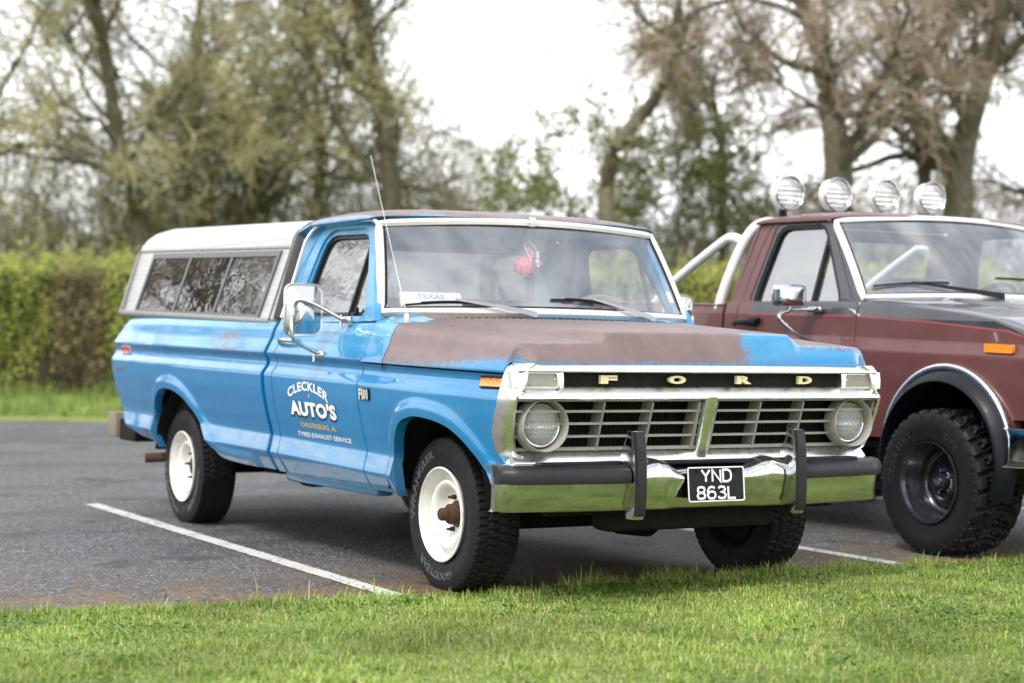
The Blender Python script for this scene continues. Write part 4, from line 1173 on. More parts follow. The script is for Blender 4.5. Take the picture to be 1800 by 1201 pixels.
# ---- bumper ----
def xb(y):
    a = abs(y); x = .845 - .115 * (a / 1.0) ** 2.6
    return x
BSEC = [(-.07, .402), (-.03, .404), (-.012, .409), (-.004, .420), (.003, .47), (.011, .53), (.011, .552), (.005, .568), (-.012, .584), (-.045, .597), (-.09, .600)]
def bumper():
    ys = np.concatenate([[-1.003, -1.0, -.985, -.96], np.linspace(-.92, -.45, 12), np.linspace(-.43, .43, 41), np.linspace(.45, .92, 12), [.96, .985, 1.0, 1.003]]); rows = []
    for y in ys:
        a = abs(y); x = xb(y); r = []
        poc = min(1.0, max(0.0, (.255 - a) / .09))      # number plate pocket
        mid = float(1 - sstep(.37, .43, a))
        crest = mid * .024 * max(0.0, 1 - abs(a - .30) / .11)
        endw = .0 if a < .96 else (.008 if a < .98 else (.024 if a < 1.0 else .06))
        for dx, z in BSEC:
            zz = z + (crest if z > .53 else 0) - (.014 * poc if z > .55 else 0)
            xx = x + dx - .035 * poc - endw * (.7 + .3 * (z - .4) / .2)
            r.append((xx, y, zz))
        rows.append(r)
    ends = []
    for sg in (-1, 1):  # returns along the flank
        pass
    G = np.array(rows)
    tailL = G[0].copy(); tailL[:, 0] -= .045; tailL[:, 1] -= -.006; tailR = G[-1].copy(); tailR[:, 0] -= .045; tailR[:, 1] -= .006
    G = np.concatenate([tailL[None], G, tailR[None]])
    return MB().grid(G)
bump = bumper().build('front_bumper', M['chrome'], blue, smooth=40)
for sg in (-1, 1):
    ys = np.concatenate([np.linspace(.455, .93, 14), [.965, .99, 1.005]])
    P = [(xb(y) - (.0 if y < .96 else (.01 if y < .98 else .035)) + .006, sg * y, .556) for y in ys]
    sec = np.array([(-.045, .042), (.0, .036), (.022, .022), (.030, .0), (.026, -.030), (.0, -.036), (-.02, -.036)])
    if sg > 0: pass
    q = MB(); rows = []
    for p in P: rows.append([(p[0] + a, p[1], p[2] + b) for a, b in sec])
    q.grid(np.array(rows)); q.add(rows[-1], [list(range(len(sec)))]); q.add(rows[0], [list(range(len(sec)))])
    q.build('rubber_strip', M['rubber_trim'], bump, smooth=50)
    # over-rider
    GP = catmull([(.872, .372), (.881, .40), (.886, .47), (.887, .55), (.883, .62), (.874, .69), (.864, .735), (.852, .742)], 5)
    w = .0265; g1 = MB(); rows = []
    for x, z in GP:
        xb_ = np.interp(z, [.37, .41, .58, .64, .70, .742], [.80, .80, .80, .765, .80, .82])
        rows.append([(xb_, sg * .42 - w * 1.05, z), (x - .012, sg * .42 - w, z), (x, sg * .42 - w * .72, z), (x, sg * .42 + w * .72, z), (x - .012, sg * .42 + w, z), (xb_, sg * .42 + w * 1.05, z)])
    g1.grid(np.array(rows)); g1.add(rows[0], [[0, 1, 2, 3, 4, 5]]); g1.add(rows[-1], [[5, 4, 3, 2, 1, 0]])
    og = g1.build('bumper_guard', M['chrome'], bump, smooth=35)
    pad = MB(); rows = []
    for x, z in GP[3:-4]: rows.append([(x - .010, sg * .42 - w * .99, z), (x + .008, sg * .42 - w * .80, z), (x + .008, sg * .42 + w * .80, z), (x - .010, sg * .42 + w * .99, z)])
    pad.grid(np.array(rows)); pad.add(rows[0], [[0, 1, 2, 3]]); pad.add(rows[-1], [[3, 2, 1, 0]])
    for z in (.655, .64, .625): pad.box((float(np.interp(z, GP[:, 1], GP[:, 0])) + .006, sg * .42, z), (.008, w * 1.15, .006), bev=.002)
    pad.build('rubber_pad', M['rubber_trim'], og)
# ---- number plate ----
PX = .832
plate = MB().poly(rrect(.298, .150, .010, 4, 0, .508), fn=lambda a, b, d: (PX + (.508 - b) * .10 - d, a, b), thick=.004).build('number_plate', M['black'], bump)
MB().poly(rrect(.296, .148, .010, 4, 0, .508), [rrect(.286, .138, .008, 4, 0, .508)], fn=lambda a, b, d: (PX + .0025 + (.508 - b) * .10 - d, a, b), thick=.003).build('plate_border', M['plate_white'], plate)
def stroke_text(chars, x0, z0, w, h, gap, t):
    """plate characters as mitred strokes"""
    G = {'Y': [[(0, 1), (.5, .48), (1, 1)], [(.5, .48), (.5, 0)]], 'N': [[(0, 0), (0, 1), (1, 0), (1, 1)]], 'D': [[(0, 0), (0, 1), (.6, 1), (.9, .85), (1, .6), (1, .4), (.9, .15), (.6, 0), (0, 0)]],
         '8': [[(.5, .52), (.15, .58), (.05, .76), (.15, .94), (.5, 1), (.85, .94), (.95, .76), (.85, .58), (.5, .52), (.12, .44), (0, .26), (.12, .06), (.5, 0), (.88, .06), (1, .26), (.88, .44), (.5, .52)]],
         '6': [[(.92, .86), (.75, .97), (.5, 1), (.2, .92), (.04, .7), (0, .4), (.06, .14), (.25, .02), (.5, 0), (.78, .03), (.96, .16), (1, .32), (.94, .48), (.75, .58), (.5, .6), (.22, .55), (.04, .42)]],
         '3': [[(.05, .86), (.25, .98), (.5, 1), (.8, .95), (.93, .78), (.82, .6), (.45, .54), (.82, .48), (1, .28), (.88, .07), (.5, 0), (.2, .03), (0, .16)]], 'L': [[(0, 1), (0, 0), (.95, 0)]]}
    m = MB()
    for i, ch in enumerate(chars):
        ox = x0 + i * (w + gap)
        for st in G[ch]:
            P = np.array([(ox + a * w, z0 + b * h) for a, b in st]); n = len(P); Lf, Rt = [], []
            closed = np.allclose(P[0], P[-1])
            for k in range(n):
                a = P[k - 1] if k > 0 else (P[-2] if closed else None); b = P[(k + 1)] if k < n - 1 else (P[1] if closed else None)
                d1 = (P[k] - a) if a is not None else None; d2 = (b - P[k]) if b is not None else None
                d1 = d1 / np.linalg.norm(d1) if d1 is not None else None; d2 = d2 / np.linalg.norm(d2) if d2 is not None else None
                if d1 is None: nn = np.array([-d2[1], d2[0]]); s_ = 1
                elif d2 is None: nn = np.array([-d1[1], d1[0]]); s_ = 1
                else:
                    tt = d1 + d2; tt /= np.linalg.norm(tt) + 1e-9; nn = np.array([-tt[1], tt[0]]); s_ = min(2.2, 1 / max(.3, abs(nn @ np.array([-d1[1], d1[0]]))))
                Lf.append(P[k] + nn * t / 2 * s_); Rt.append(P[k] - nn * t / 2 * s_)
            V = [(PX + .0028 + (.508 - q[1]) * .10, q[0], q[1]) for q in Lf + Rt]
            m.add(V, [[k, k + 1, k + 1 + n, k + n] for k in range(n - 1)])
    return m
stroke_text('YND', -.076, .519, .042, .050, .014, .0095).join(stroke_text('863L', -.102, .447, .040, .050, .014, .0095)).build('plate_characters', M['plate_white'], plate, smooth=0)
for y in (-.098, .098): MB().lathe([(0, .007), (.004, .006), (.005, .0001)], (PX - .003, y, .566), 'X', 10).build('plate_screw', M['black'], plate)
MB().box((.72, 0, .600), (.10, 1.66, .018), bev=.004).build('valance', M['black'], blue)

# ---- mirrors, aerial, wipers ----
def door_mirror(sg):
    c = np.array([-1.10, -1.105, 1.250])
    root = MB(); w, h = .20, .262
    lv = [(0, 1.0, .045), (.012, 1.0, .045), (.018, .985, .043), (.017, .90, .04), (.020, .87, .036), (.056, .42, .006), (.058, .40, .005), (.058, .02, .0005)]
    rows = []
    for dx, k, r_ in lv:
        kx = k if k > .85 else k * .92
        rows.append([(c[0] + dx, c[1] + a, c[2] + b) for a, b in rrect(w * kx, h * k, min(r_, w * kx * .4), 5)])
    root.grid(np.array(rows), close_v=True); n = len(rows[0]); root.add(rows[0], [list(range(n))]); root.add(rows[-1], [list(range(n))[::-1]])
    arm = MB()
    A = catmull([(-.955, -.955, 1.205), (-1.00, -1.05, 1.262), (-1.03, -1.125, 1.295), (-1.045, -1.165, 1.292), (-1.05, -1.178, 1.262), (-1.052, -1.18, 1.20), (-1.052, -1.178, 1.13), (-1.057, -1.16, 1.10), (-1.085, -1.08, 1.062), (-1.12, -1.005, 1.036)], 6)
    arm.tube(A, .0105, 10)
    arm.tube([(-1.05, -1.178, 1.262), (-1.05, -1.178, 1.225)], .017, 10)
    arm.tube([(-1.045, -1.178, 1.243), (-1.06, -1.12, 1.245)], .008, 8)
    for x, y, z, ln in ((-.93, -.948, 1.203, .10), (-1.105, -1.010, 1.032, .09)):
        arm.box((x, y, z), (ln, .024, .034), Matrix.Rotation(R(6), 3, 'Z'), bev=.008); arm.tube([(x - .035, y - .01, z + .025), (x - .035, y - .012, z - .035)], .008, 8)
    if sg < 0: root, arm = root.mirrored(), arm.mirrored()
    o = root.build('door_mirror', M['steel'], blue, smooth=38); arm.build('mirror_arm', M['steel'], o, smooth=60)
    gl = MB().poly(rrect(w * .93, h * .93, .04, 5, c[1] * (1 if sg > 0 else -1), c[2]), fn=lambda a, b, d: (c[0] - .003 - d, a, b), thick=.002); gl.build('mirror_glass', M['chrome'], o)
door_mirror(1); door_mirror(-1)
ab = MB().lathe([(0, .0001), (.0, .034), (.010, .030), (.016, .014), (.040, .010), (.046, .0001)], (-.535, -.815, 1.192), 'Z', 20)
an = ab.build('aerial_base', M['steel'], blue)
MB().tube(catmull([(-.535, -.815, 1.235), (-.63, -.815, 1.40), (-.78, -.815, 1.68), (-.955, -.815, 2.01)], 5), [.0022] * 6 + [.0017] * 10, 6).lathe([(0, .0001), (.003, .004), (.006, .0001)], (-.955, -.815, 2.01), 'Z', 6).build('aerial_mast', M['steel'], an)
def wiper(y0, z0, y1, z1, ya, za, yp, zp):
    def onws(y, z, lift):
        v = (z - 1.255) / .43; b = ws(0, v); u = y / (.868 - .08 * v); p = ws(u, v); return np.array([p[0] + lift, y, z])
    blade = MB(); P = [onws(y0 + (y1 - y0) * t, z0 + (z1 - z0) * t + .010 * (1 - (2 * t - 1) ** 2), .012) for t in np.linspace(0, 1, 12)]
    blade.sweep(P, [(-.005, -.004), (.005, -.004), (.005, .008), (-.005, .008)], up=(1, 0, 0))
    blade.sweep([p + np.array([.014, 0, .006]) for p in P[2:10]], [(-.004, -.003), (.004, -.003), (.004, .004), (-.004, .004)], up=(1, 0, 0))
    b = blade.build('wiper_blade', M['black'], blue)
    p0, p1 = onws(ya, za, .035), np.array([onws(yp, max(zp, 1.256), .02)[0] + .035, yp, zp])
    arm = MB().sweep([p0, p0 * .6 + p1 * .4 + np.array([.01, 0, .004]), p1 * .85 + p0 * .15 + np.array([.012, 0, .004]), p1], [(-.006, -.004), (.006, -.004), (.009, .004), (-.009, .004)], up=(1, 0, .3), scale=[.6, .9, 1.5, 1.7])
    arm.tube([p1, p1 + np.array([-.02, 0, -.03])], .013, 8); arm.build('wiper_arm', M['camper_trim'], b)
wiper(-.775, 1.276, -.36, 1.287, -.535, 1.308, -.145, 1.238)
wiper(-.02, 1.318, .385, 1.290, .22, 1.326, .60, 1.226)

# ---- underbody ----
ub = MB()
for sg in (1, -1): ub.box((-2.0, sg * .42, .46), (5.2, .09, .14), bev=.01)
ub.box((.3, 0, .40), (.5, .7, .10), bev=.03); ub.box((-1.25, 0, .46), (1.0, 1.6, .05)); ub.box((-2.6, .15, .42), (1.4, .5, .18), bev=.05)
ub.tube([(0, -.62, .30), (0, .62, .30)], .045, 10); ub.tube([(-3.378, -.66, .337), (-3.378, .66, .337)], .05, 10); ub.box((-3.378, 0, .33), (.30, .34, .26), bev=.09)
ub.box((-2.05, -.62, .37), (.16, .10, .13), bev=.02); ub.tube([(-2.55, -.70, .36), (-2.2, -.64, .36)], .010, 6)
ub.box((.15, 0, .50), (1.0, 1.0, .06)); ub.box((.60, 0, .36), (.14, .9, .12), bev=.03); ub.box((.66, 0, .43), (.05, 1.5, .10))
ub.lathe([(-.11, .001), (-.10, .14), (.06, .16), (.10, .10), (.10, .001)], (.05, .1, .36), 'Y', 20)
for x, w_ in ((-3.18, 1.0), (.05, 0.9)):
    for sg in (1, -1):
        th = np.linspace(0, math.pi, 18); G = np.array([[(x + w_ * .52 * math.cos(t), sg * y, .42 + .40 * math.sin(t)) for y in (.955, .70, .50)] for t in th]); ub.grid(G)
        ub.poly([(x + w_ * .52 * math.cos(t), .42 + .40 * math.sin(t)) for t in th], fn=lambda a, b, d: (a, sg * .50, b))
ub.build('underbody', M['liner'], blue, smooth=30, recalc=False)
MB().tube([(-3.55, -.60, .40), (-3.70, -.75, .375), (-3.80, -.985, .362)], .030, 14).build('exhaust_pipe', M['rust'], blue)
rb = MB().box((-4.755, 0, .528), (.165, 1.80, .165), bev=.010).build('rear_bumper', M['wood'], blue)
for sg in (-1, 1): MB().box((-4.52, sg * .80, .50), (.32, .14, .14), bev=.01).build('bumper_bracket', M['under'], rb)

# ---- wheels ----
def tread_tyre(Rr, W, rim_r, blocks, depth, kind, nth=300):
    """tyre of revolution about Y (outer face at -Y), tread lugs modelled in the surface"""
    hw = W / 2
    prof = [(-hw * .80, rim_r - .004), (-hw * .93, rim_r + .004), (-hw * 1.0, rim_r + (Rr - rim_r) * .30), (-hw * 1.04, rim_r + (Rr - rim_r) * .52), (-hw * 1.02, rim_r + (Rr - rim_r) * .72), (-hw * .965, rim_r + (Rr - rim_r) * .86), (-hw * .90, Rr - depth * 1.0)]
    side = catmull(prof, 4)
    tr = [(o, Rr - .010 * (abs(o) / hw) ** 3) for o in np.linspace(-hw * .885, hw * .885, 27)]
    full = np.concatenate([side, np.array(tr), side[::-1] * np.array([-1, 1])])
    th = np.linspace(0, 2 * math.pi, nth, endpoint=False); G = np.zeros((len(full), nth, 3)); ns = len(side)
    for i, (o, r) in enumerate(full):
        rr = np.full(nth, r); off = np.full(nth, o)
        q = abs(o) / hw
        ph = th * blocks / (2 * math.pi)
        if ns <= i < ns + len(tr):
            u = o / hw
            if kind == 'at':
                zig = .18 * np.sign(np.sin(2 * math.pi * ph * 1.0)) 
                groove = np.zeros(nth, bool)
                for g0 in (-.52, 0.0, .52): groove |= np.abs(u - g0 - .05 * np.sign(np.sin(2 * math.pi * (ph + g0)))) < .040
                band = int((u + 1) * 2.0)
                lat = ((ph + .31 * band + .25 * u) % 1.0) < (.24 if q > .55 else .15)
                rr = rr - depth * np.where(groove | lat, 1, 0)
            else:
                groove = np.abs(u - .10 * np.sin(2 * math.pi * ph)) < .05
                lat = ((ph + (.5 if u > 0 else 0) + .55 * abs(u)) % 1.0) < .30
                lat2 = (q < .55) & (((ph * 1 + .5 + (.5 if u > 0 else 0) + .8 * abs(u)) % 1.0) < .16)
                mid = np.abs(q - .50 - .08 * np.sign(np.sin(2 * math.pi * ph * 1.0))) < .05
                rr = rr - depth * np.where(groove | lat | lat2 | mid, 1, 0)
        elif i < ns or i >= ns + len(tr):
            k = i if i < ns else len(full) - 1 - i
            f = k / (ns - 1)
            if f > (.86 if kind == 'at' else .62):  # shoulder lugs
                lat = ((ph + (0 if o < 0 else .5) + .55 * (1 if kind != 'at' else .25)) % 1.0) < (.34 if kind == 'at' else .30)
                lug = np.where(lat, 0, 1)
                if kind != 'at' and f < .86: lug = lug * (((ph * 2) % 1.0) < .62)
                off = off + np.sign(o) * (.011 if kind != 'at' else .003) * lug * (f - .6) * 2
                if f > .95: rr = rr - depth * .8 * (1 - lug)
        if r > 0:
            flat = np.maximum(0, -rr * np.sin(th) - (Rr - .012)); rr = rr - flat / np.maximum(.2, -np.sin(th)) * (np.sin(th) < -.2)
        G[i] = np.stack([rr * np.cos(th), off, rr * np.sin(th)], 1)
    return MB().grid(G, close_v=True), prof
def wrap_text(s, r_mid, h, a_mid, span, yface, mats, parent, name, outline=True, rot=0.0, bold=0.0):
    """letters running round the sidewall, tops outward (or inward with negative span)"""
    V, F = text_box(s, -.5, .5, -.5, .5, outline=.012 if outline else 0.0, bold=bold, res=2) if outline else text_box(s, -.5, .5, -.5, .5, bold=bold, res=2)
    out = []
    for u, v, w in V:
        a = a_mid - u * span; r = r_mid + v * h * (1 if span > 0 else -1)
        out.append((r * math.cos(a), yface(r) - .0012 - (w * .05 if outline else 0), r * math.sin(a)))
    MB().add(out, F).build(name, mats, parent, smooth=0)
def sidewall(prof):
    P = catmull(prof, 8); r, o = P[:, 1], P[:, 0]; k = np.argsort(r); return lambda q: float(np.interp(q, r[k], o[k]))
def white_rim():
    m = MB()
    prof = [(-.104, .207), (-.112, .212), (-.117, .211), (-.119, .205), (-.111, .200), (-.104, .199), (-.098, .193), (-.070, .189), (-.050, .184), (-.046, .176), (-.046, .162), (-.052, .156), (-.082, .152), (-.088, .147), (-.088, .140), (-.082, .130), (-.066, .119), (-.046, .111), (-.034, .101), (-.030, .088), (-.030, .060)]
    m.lathe(prof, (0, 0, 0), 'Y', 72); m.lathe([(-.030, .062), (.03, .062)], (0, 0, 0), 'Y', 36)
    return m
def slots(k):
    m = MB()
    if True:
        a0 = R(45 + 90 * k + 8)
        pts = [(a0 + t) for t in np.linspace(-.32, .32, 8)]
        O = [(.166 * math.cos(t), .166 * math.sin(t)) for t in pts] + [(.157 * math.cos(t), .157 * math.sin(t)) for t in pts[::-1]]
        m.poly(O, fn=lambda a, b, d: (a, -.0475 + d, b), thick=.006)
    return m
def hub(front=True):
    m = MB()
    m.lathe([(-.028, .061), (-.036, .058), (-.040, .048), (-.072, .045), (-.078, .040), (-.080, .030), (-.112, .028), (-.119, .022), (-.121, .0001)] if front else [(-.010, .061), (-.040, .058), (-.048, .050), (-.052, .0001)], (0, 0, 0), 'Y', 36)
    for k in range(5):
        a = R(90 + 72 * k + 14); c = np.array([.076 * math.cos(a), 0, .076 * math.sin(a)])
        m.lathe([(-.028, .012), (-.044, .011), (-.048, .009)], c, 'Y', 6); m.lathe([(-.046, .0065), (-.066, .006), (-.068, .0001)], c, 'Y', 10)
    return m
tyre_mb, tprof = tread_tyre(.347, .216, .206, 60, .007, 'at', 480)
yfc = sidewall(tprof)
def blue_wheel(front):
    root = thing('wheel', '', ''); del root['label']; del root['category']
    ty = tyre_mb.build('tyre', M['rubber'], root, smooth=32)
    wrap_text('WRANGLER', .2755, .036, R(148), R(82), yfc, M['tyre_text'], ty, 'raised_lettering')
    wrap_text('GOODYEAR', .2755, .033, R(260), R(66), yfc, M['tyre_text'], ty, 'raised_lettering')
    rm = white_rim().build('rim', M['white_wheel'], root, smooth=50)
    for k in range(4): slots(k).build('rim_slot', M['black'], rm)
    hub(front).build('hub', M['rust'], root, smooth=40)
    MB().lathe([(-.03, .187), (.04, .187), (.110, .198), (.118, .213), (.108, .200), (.06, .17), (.055, .0001)], (0, 0, 0), 'Y', 32).build('brake_drum', M['under'], root)
    root.parent = blue; return root
def clone(root, parent=None):
    r = root.copy(); COL.objects.link(r)
    if parent is not None: r.parent = parent
    for ch in list(root.children):
        c = ch.copy(); COL.objects.link(c); c.parent = r
        for g in list(ch.children):
            d = g.copy(); COL.objects.link(d); d.parent = c
    return r
w1 = blue_wheel(True); w1.location = (0, -.785, .336)
w2 = clone(w1); w2.location = (0, .785, .336); w2.rotation_euler = (0, R(40), math.pi)
w3 = blue_wheel(False); w3.location = (-3.378, -.785, .336); w3.rotation_euler = (0, R(-68), 0)
w4 = clone(w3); w4.location = (-3.378, .785, .336); w4.rotation_euler = (0, R(25), math.pi)

# ---- loose things in the cab ----
def die(name, label, c, rot, s=.078):
    t = thing(name, label, 'fuzzy die', tuple(c), 'fuzzy dice on the mirror')
    RM = rot.to_matrix()
    b = MB().box((0, 0, 0), (s, s, s), RM, bev=.016).build('plush_cube', M['plush'], t, smooth=60)
    sp = MB(); n = {(1, 0, 0): 4, (-1, 0, 0): 3, (0, 1, 0): 5, (0, -1, 0): 6, (0, 0, 1): 2, (0, 0, -1): 5}
    P = {2: [(-1, -1), (1, 1)], 3: [(-1, -1), (0, 0), (1, 1)], 4: [(-1, -1), (-1, 1), (1, -1), (1, 1)], 5: [(-1, -1), (-1, 1), (1, -1), (1, 1), (0, 0)], 6: [(-1, -1), (-1, 0), (-1, 1), (1, -1), (1, 0), (1, 1)]}
    for nr, k in n.items():
        nv = Vector(nr); u = Vector((0, 1, 0)) if abs(nr[0]) else Vector((1, 0, 0)); v = nv.cross(u)
        for a, q in P[k]:
            cc = nv * (s / 2 + .001) + u * a * s * .25 + v * q * s * .25
            V = [RM @ (cc + (u * math.cos(z) + v * math.sin(z)) * s * .075) for z in np.linspace(0, 2 * math.pi, 10, endpoint=False)]
            sp.add([tuple(x) for x in V], [list(range(10))])
    sp.build('pip', M['black'], b, smooth=0)
    top = RM @ Vector((s * .4, s * .3, s * .45))
    MB().tube([tuple(top), (-.02 - c[0] - .90, .03 - c[1], 1.62 - c[2])], .0022, 6).build('cord', M['plate_white'], t)
from mathutils import Euler
die('fuzzy_die', 'red plush die hanging lowest from the mirror behind the windscreen', (-.885, .015, 1.495), Euler((R(25), R(20), R(28))))
die('fuzzy_die', 'red plush die half hidden behind the air freshener tag', (-.915, .085, 1.515), Euler((R(-30), R(35), R(10))))
af = thing('air_freshener', 'dark hanging tag with white vertical letters beside the red dice', 'air freshener', (-.865, .085, 1.53))
MB().poly(rrect(.036, .095, .006, 3), fn=lambda a, b, d: (-d, a, b), thick=.003).build('card', M['shadow_text'], af)
V, F = text_box('MNET', -.040, .040, -.011, .011, bold=.04)
MB().add([(.0022, .001 + v[1], -v[0]) for v in V], F).build('card_lettering', M['white_text'], af, smooth=0)
MB().tube([(0, 0, .047), (-.03, -.03, .095)], .0015, 5).build('cord', M['plate_white'], af)
tp = thing('souvenir_plate', 'white licence plate lettered TEXAS propped on the dashboard', 'licence plate', (-.765, -.555, 1.225))
MB().poly(rrect(.34, .13, .012, 4, 0, .055), fn=lambda a, b, d: (-b * .35 - d, a, b), thick=.004).build('plate_panel', M['old_trim'], tp)
V, F = text_box('TEXAS', -.075, .075, .088, .112, bold=.02)
MB().add([(-v[1] * .35 + .002, v[0], v[1]) for v in V], F).build('plate_lettering', M['camper_trim'], tp, smooth=0)
sk = MB().grid(np.array([[ws(u, v) + np.array([-.006, 0, 0]) for v in (.17, .30)] for u in (.925, .965)])).build('tax_disc', M['white_text'], glass_w)
# ================================================================== maroon pickup on the next bay
red = thing('pickup_truck', 'maroon and black lifted pickup truck with four round lamps above its roof', 'pickup truck', (0, 3.27, 0), 'pickup trucks parked in the bays')
_RK = np.array([(.40, .90), (.50, .935), (.60, .965), (.75, .990), (.95, 1.003), (1.085, 1.003), (1.10, 1.001), (1.150, .978), (1.165, .974), (1.28, .966), (1.33, .952), (1.36, .938), (1.39, .915)])
_rz = np.linspace(.40, 1.40, 1001); _ry = np.interp(_rz, _RK[:, 0], _RK[:, 1]); _ry = np.convolve(np.pad(_ry, 10, mode='edge'), np.hanning(21) / np.hanning(21).sum(), 'valid')
def red_zb(x, z): return z - .0265 * (-1.03 - np.asarray(x, float))
def red_y(x, z): return np.interp(red_zb(x, z), _rz, _ry) * (1 - .03 * np.clip((np.asarray(x) - .1) / .5, 0, 1) ** 2 - .02 * np.clip((-3.6 - np.asarray(x)) / 1, 0, 1) ** 2)
def rbuild(name, mb, mat, parent, **k): return mb.build(name, mat, parent, **k)
def ell(cx, cz_, rx, rz, a0, a1, n): 
    t = np.radians(np.linspace(a0, a1, n)); return np.stack([cx + rx * np.cos(t), cz_ + rz * np.sin(t)], 1)
RA = ell(-.215, .52, .475, .47, 190, -12, 50)
def red_arch(x): return np.interp(x, RA[:, 0], RA[:, 1], left=.3, right=.3)
def red_fbot(x): return np.where((x > RA[:, 0].min()) & (x < RA[:, 0].max()), np.maximum(red_arch(x), .5), np.where(x < -.6, .60, .74))
def red_top(x): return np.interp(x, [-2.3, -1.03, -.65, -.18, .11, .25, .45], [1.386, 1.372, 1.338, 1.292, 1.248, 1.205, 1.12])
def red_wear(X, Y, Z): return np.zeros_like(X)
def two_tone(mb, line):
    """assign the second material above the paint split"""
    V = np.concatenate(mb.v)
    for i, f in enumerate(mb.f):
        c = V[f].mean(0); d = line(c[0], c[2]); mb.m[i] = 0 if d < 0 else 1
    return mb
def split_z(x): return np.interp(x, [-2.4, -2.0, -1.02, -.4, .2, .33, .45, .6], [1.305, 1.305, 1.285, 1.248, 1.198, 1.165, 1.10, 1.0])
MATS = [M['maroon'], M['black_paint'], M['pinstripe']]
ZR2 = np.unique(np.concatenate([np.arange(.50, 1.41, .014), np.arange(1.07, 1.18, .006), np.arange(1.14, 1.33, .007)]))
_zkeep = ZROWS; ZROWS = ZR2
_rf = side_panel(const(-1.015), const(.47), red_fbot, red_top, np.unique(np.concatenate([np.linspace(0, 1, 90), np.linspace(.20, .26, 14), np.linspace(.83, .88, 14)])), yfun=red_y)
_rd = side_panel(const(-2.165), const(-1.023), const(.60), red_top, np.linspace(0, 1, 60), yfun=red_y)
RB = ell(-3.30, .52, .46, .45, 190, -12, 50)
def red_bb(x): return np.where((x > -3.76) & (x < -2.84), np.maximum(np.interp(x, RB[:, 0], RB[:, 1]), .6), .60)
_rb = side_panel(const(-4.55), const(-2.325), red_bb, lambda x: 1.365 + .0265 * (-2.3 - x), np.linspace(0, 1, 90), yfun=red_y)
_rc = side_panel(const(-2.295), const(-2.172), const(.60), red_top, np.linspace(0, 1, 8), yfun=red_y)
ZROWS = _zkeep
two_tone(_rf, lambda x, z: z - float(split_z(x)))
def door_split(x, z): return z - float(split_z(x)) if x > -2.03 else -1
two_tone(_rd, lambda x, z: z - float(split_z(x)) if x > -2.035 else -1)
def rup(a, b, d): return (a, -(.932 - (b - 1.37) * .215 - d), b)
RD_OUT = [(-2.158, 1.385), (-2.135, 1.50), (-2.06, 1.72), (-1.985, 1.86), (-1.955, 1.884), (-1.45, 1.876), (-1.41, 1.852), (-1.13, 1.43), (-1.085, 1.372)]
RD_IN = [(-2.035, 1.40), (-2.02, 1.47), (-1.955, 1.68), (-1.915, 1.79), (-1.88, 1.826), (-1.83, 1.838), (-1.52, 1.834), (-1.475, 1.822), (-1.44, 1.785), (-1.235, 1.43), (-1.215, 1.38), (-1.235, 1.357), (-2.0, 1.362), (-2.03, 1.375)]
rfr = ring(RD_OUT, inset(RD_IN, -.055), rup, .0, .03); _v = np.concatenate(rfr.v); rfr.m = [1 if _v[f].mean(0)[0] > -1.90 else 0 for f in rfr.f]
rfb = ring(inset(RD_IN, -.058), inset(RD_IN, -.012), rup, .003, .032); rfb.m = [1] * len(rfb.f)
rseal = ring(inset(RD_IN, -.014), inset(RD_IN, .012), rup, .008, .035)
rpane = MB().poly(inset(RD_IN, .004), fn=lambda a, b, d: rup(a, b, d + .028), thick=.004)
rdiv = MB().sweep([rup(-1.425, 1.77, .018), rup(-1.475, 1.362, .018)], [(-.012, -.01), (.012, -.01), (.012, .01), (-.012, .01)], up=(0, 1, 0))
pin = MB()
_px = np.linspace(-2.03, .46, 90)
fenpin = MB().grid(np.array([[(x, -float(red_y(x, split_z(x) + e)) - l, float(split_z(x)) + e) for e, l in ((-.006, -.002), (-.0055, .0012), (.0055, .0012), (.006, -.002))] for x in _px if x > -1.01]))
pin.grid(np.array([[(x, -float(red_y(x, split_z(x) + e)) - l, float(split_z(x)) + e) for e, l in ((-.006, -.002), (-.0055, .0012), (.0055, .0012), (.006, -.002))] for x in _px if x < -1.03]))
pin.sweep([rup(-2.083, 1.33, -.002), rup(-2.085, 1.42, -.002), rup(-2.055, 1.52, -.002), rup(-1.985, 1.74, -.002), rup(-1.955, 1.84, -.002)], rrect(.010, .003, .001, 1), up=(0, 1, 0))
rhandle = MB().sweep([(-2.15, -1.0, 1.243), (-2.12, -1.015, 1.252), (-1.98, -1.018, 1.250), (-1.93, -1.0, 1.246)], rrect(.022, .034, .008, 3)).box((-1.97, -.985, 1.268), (.12, .03, .03), bev=.01)
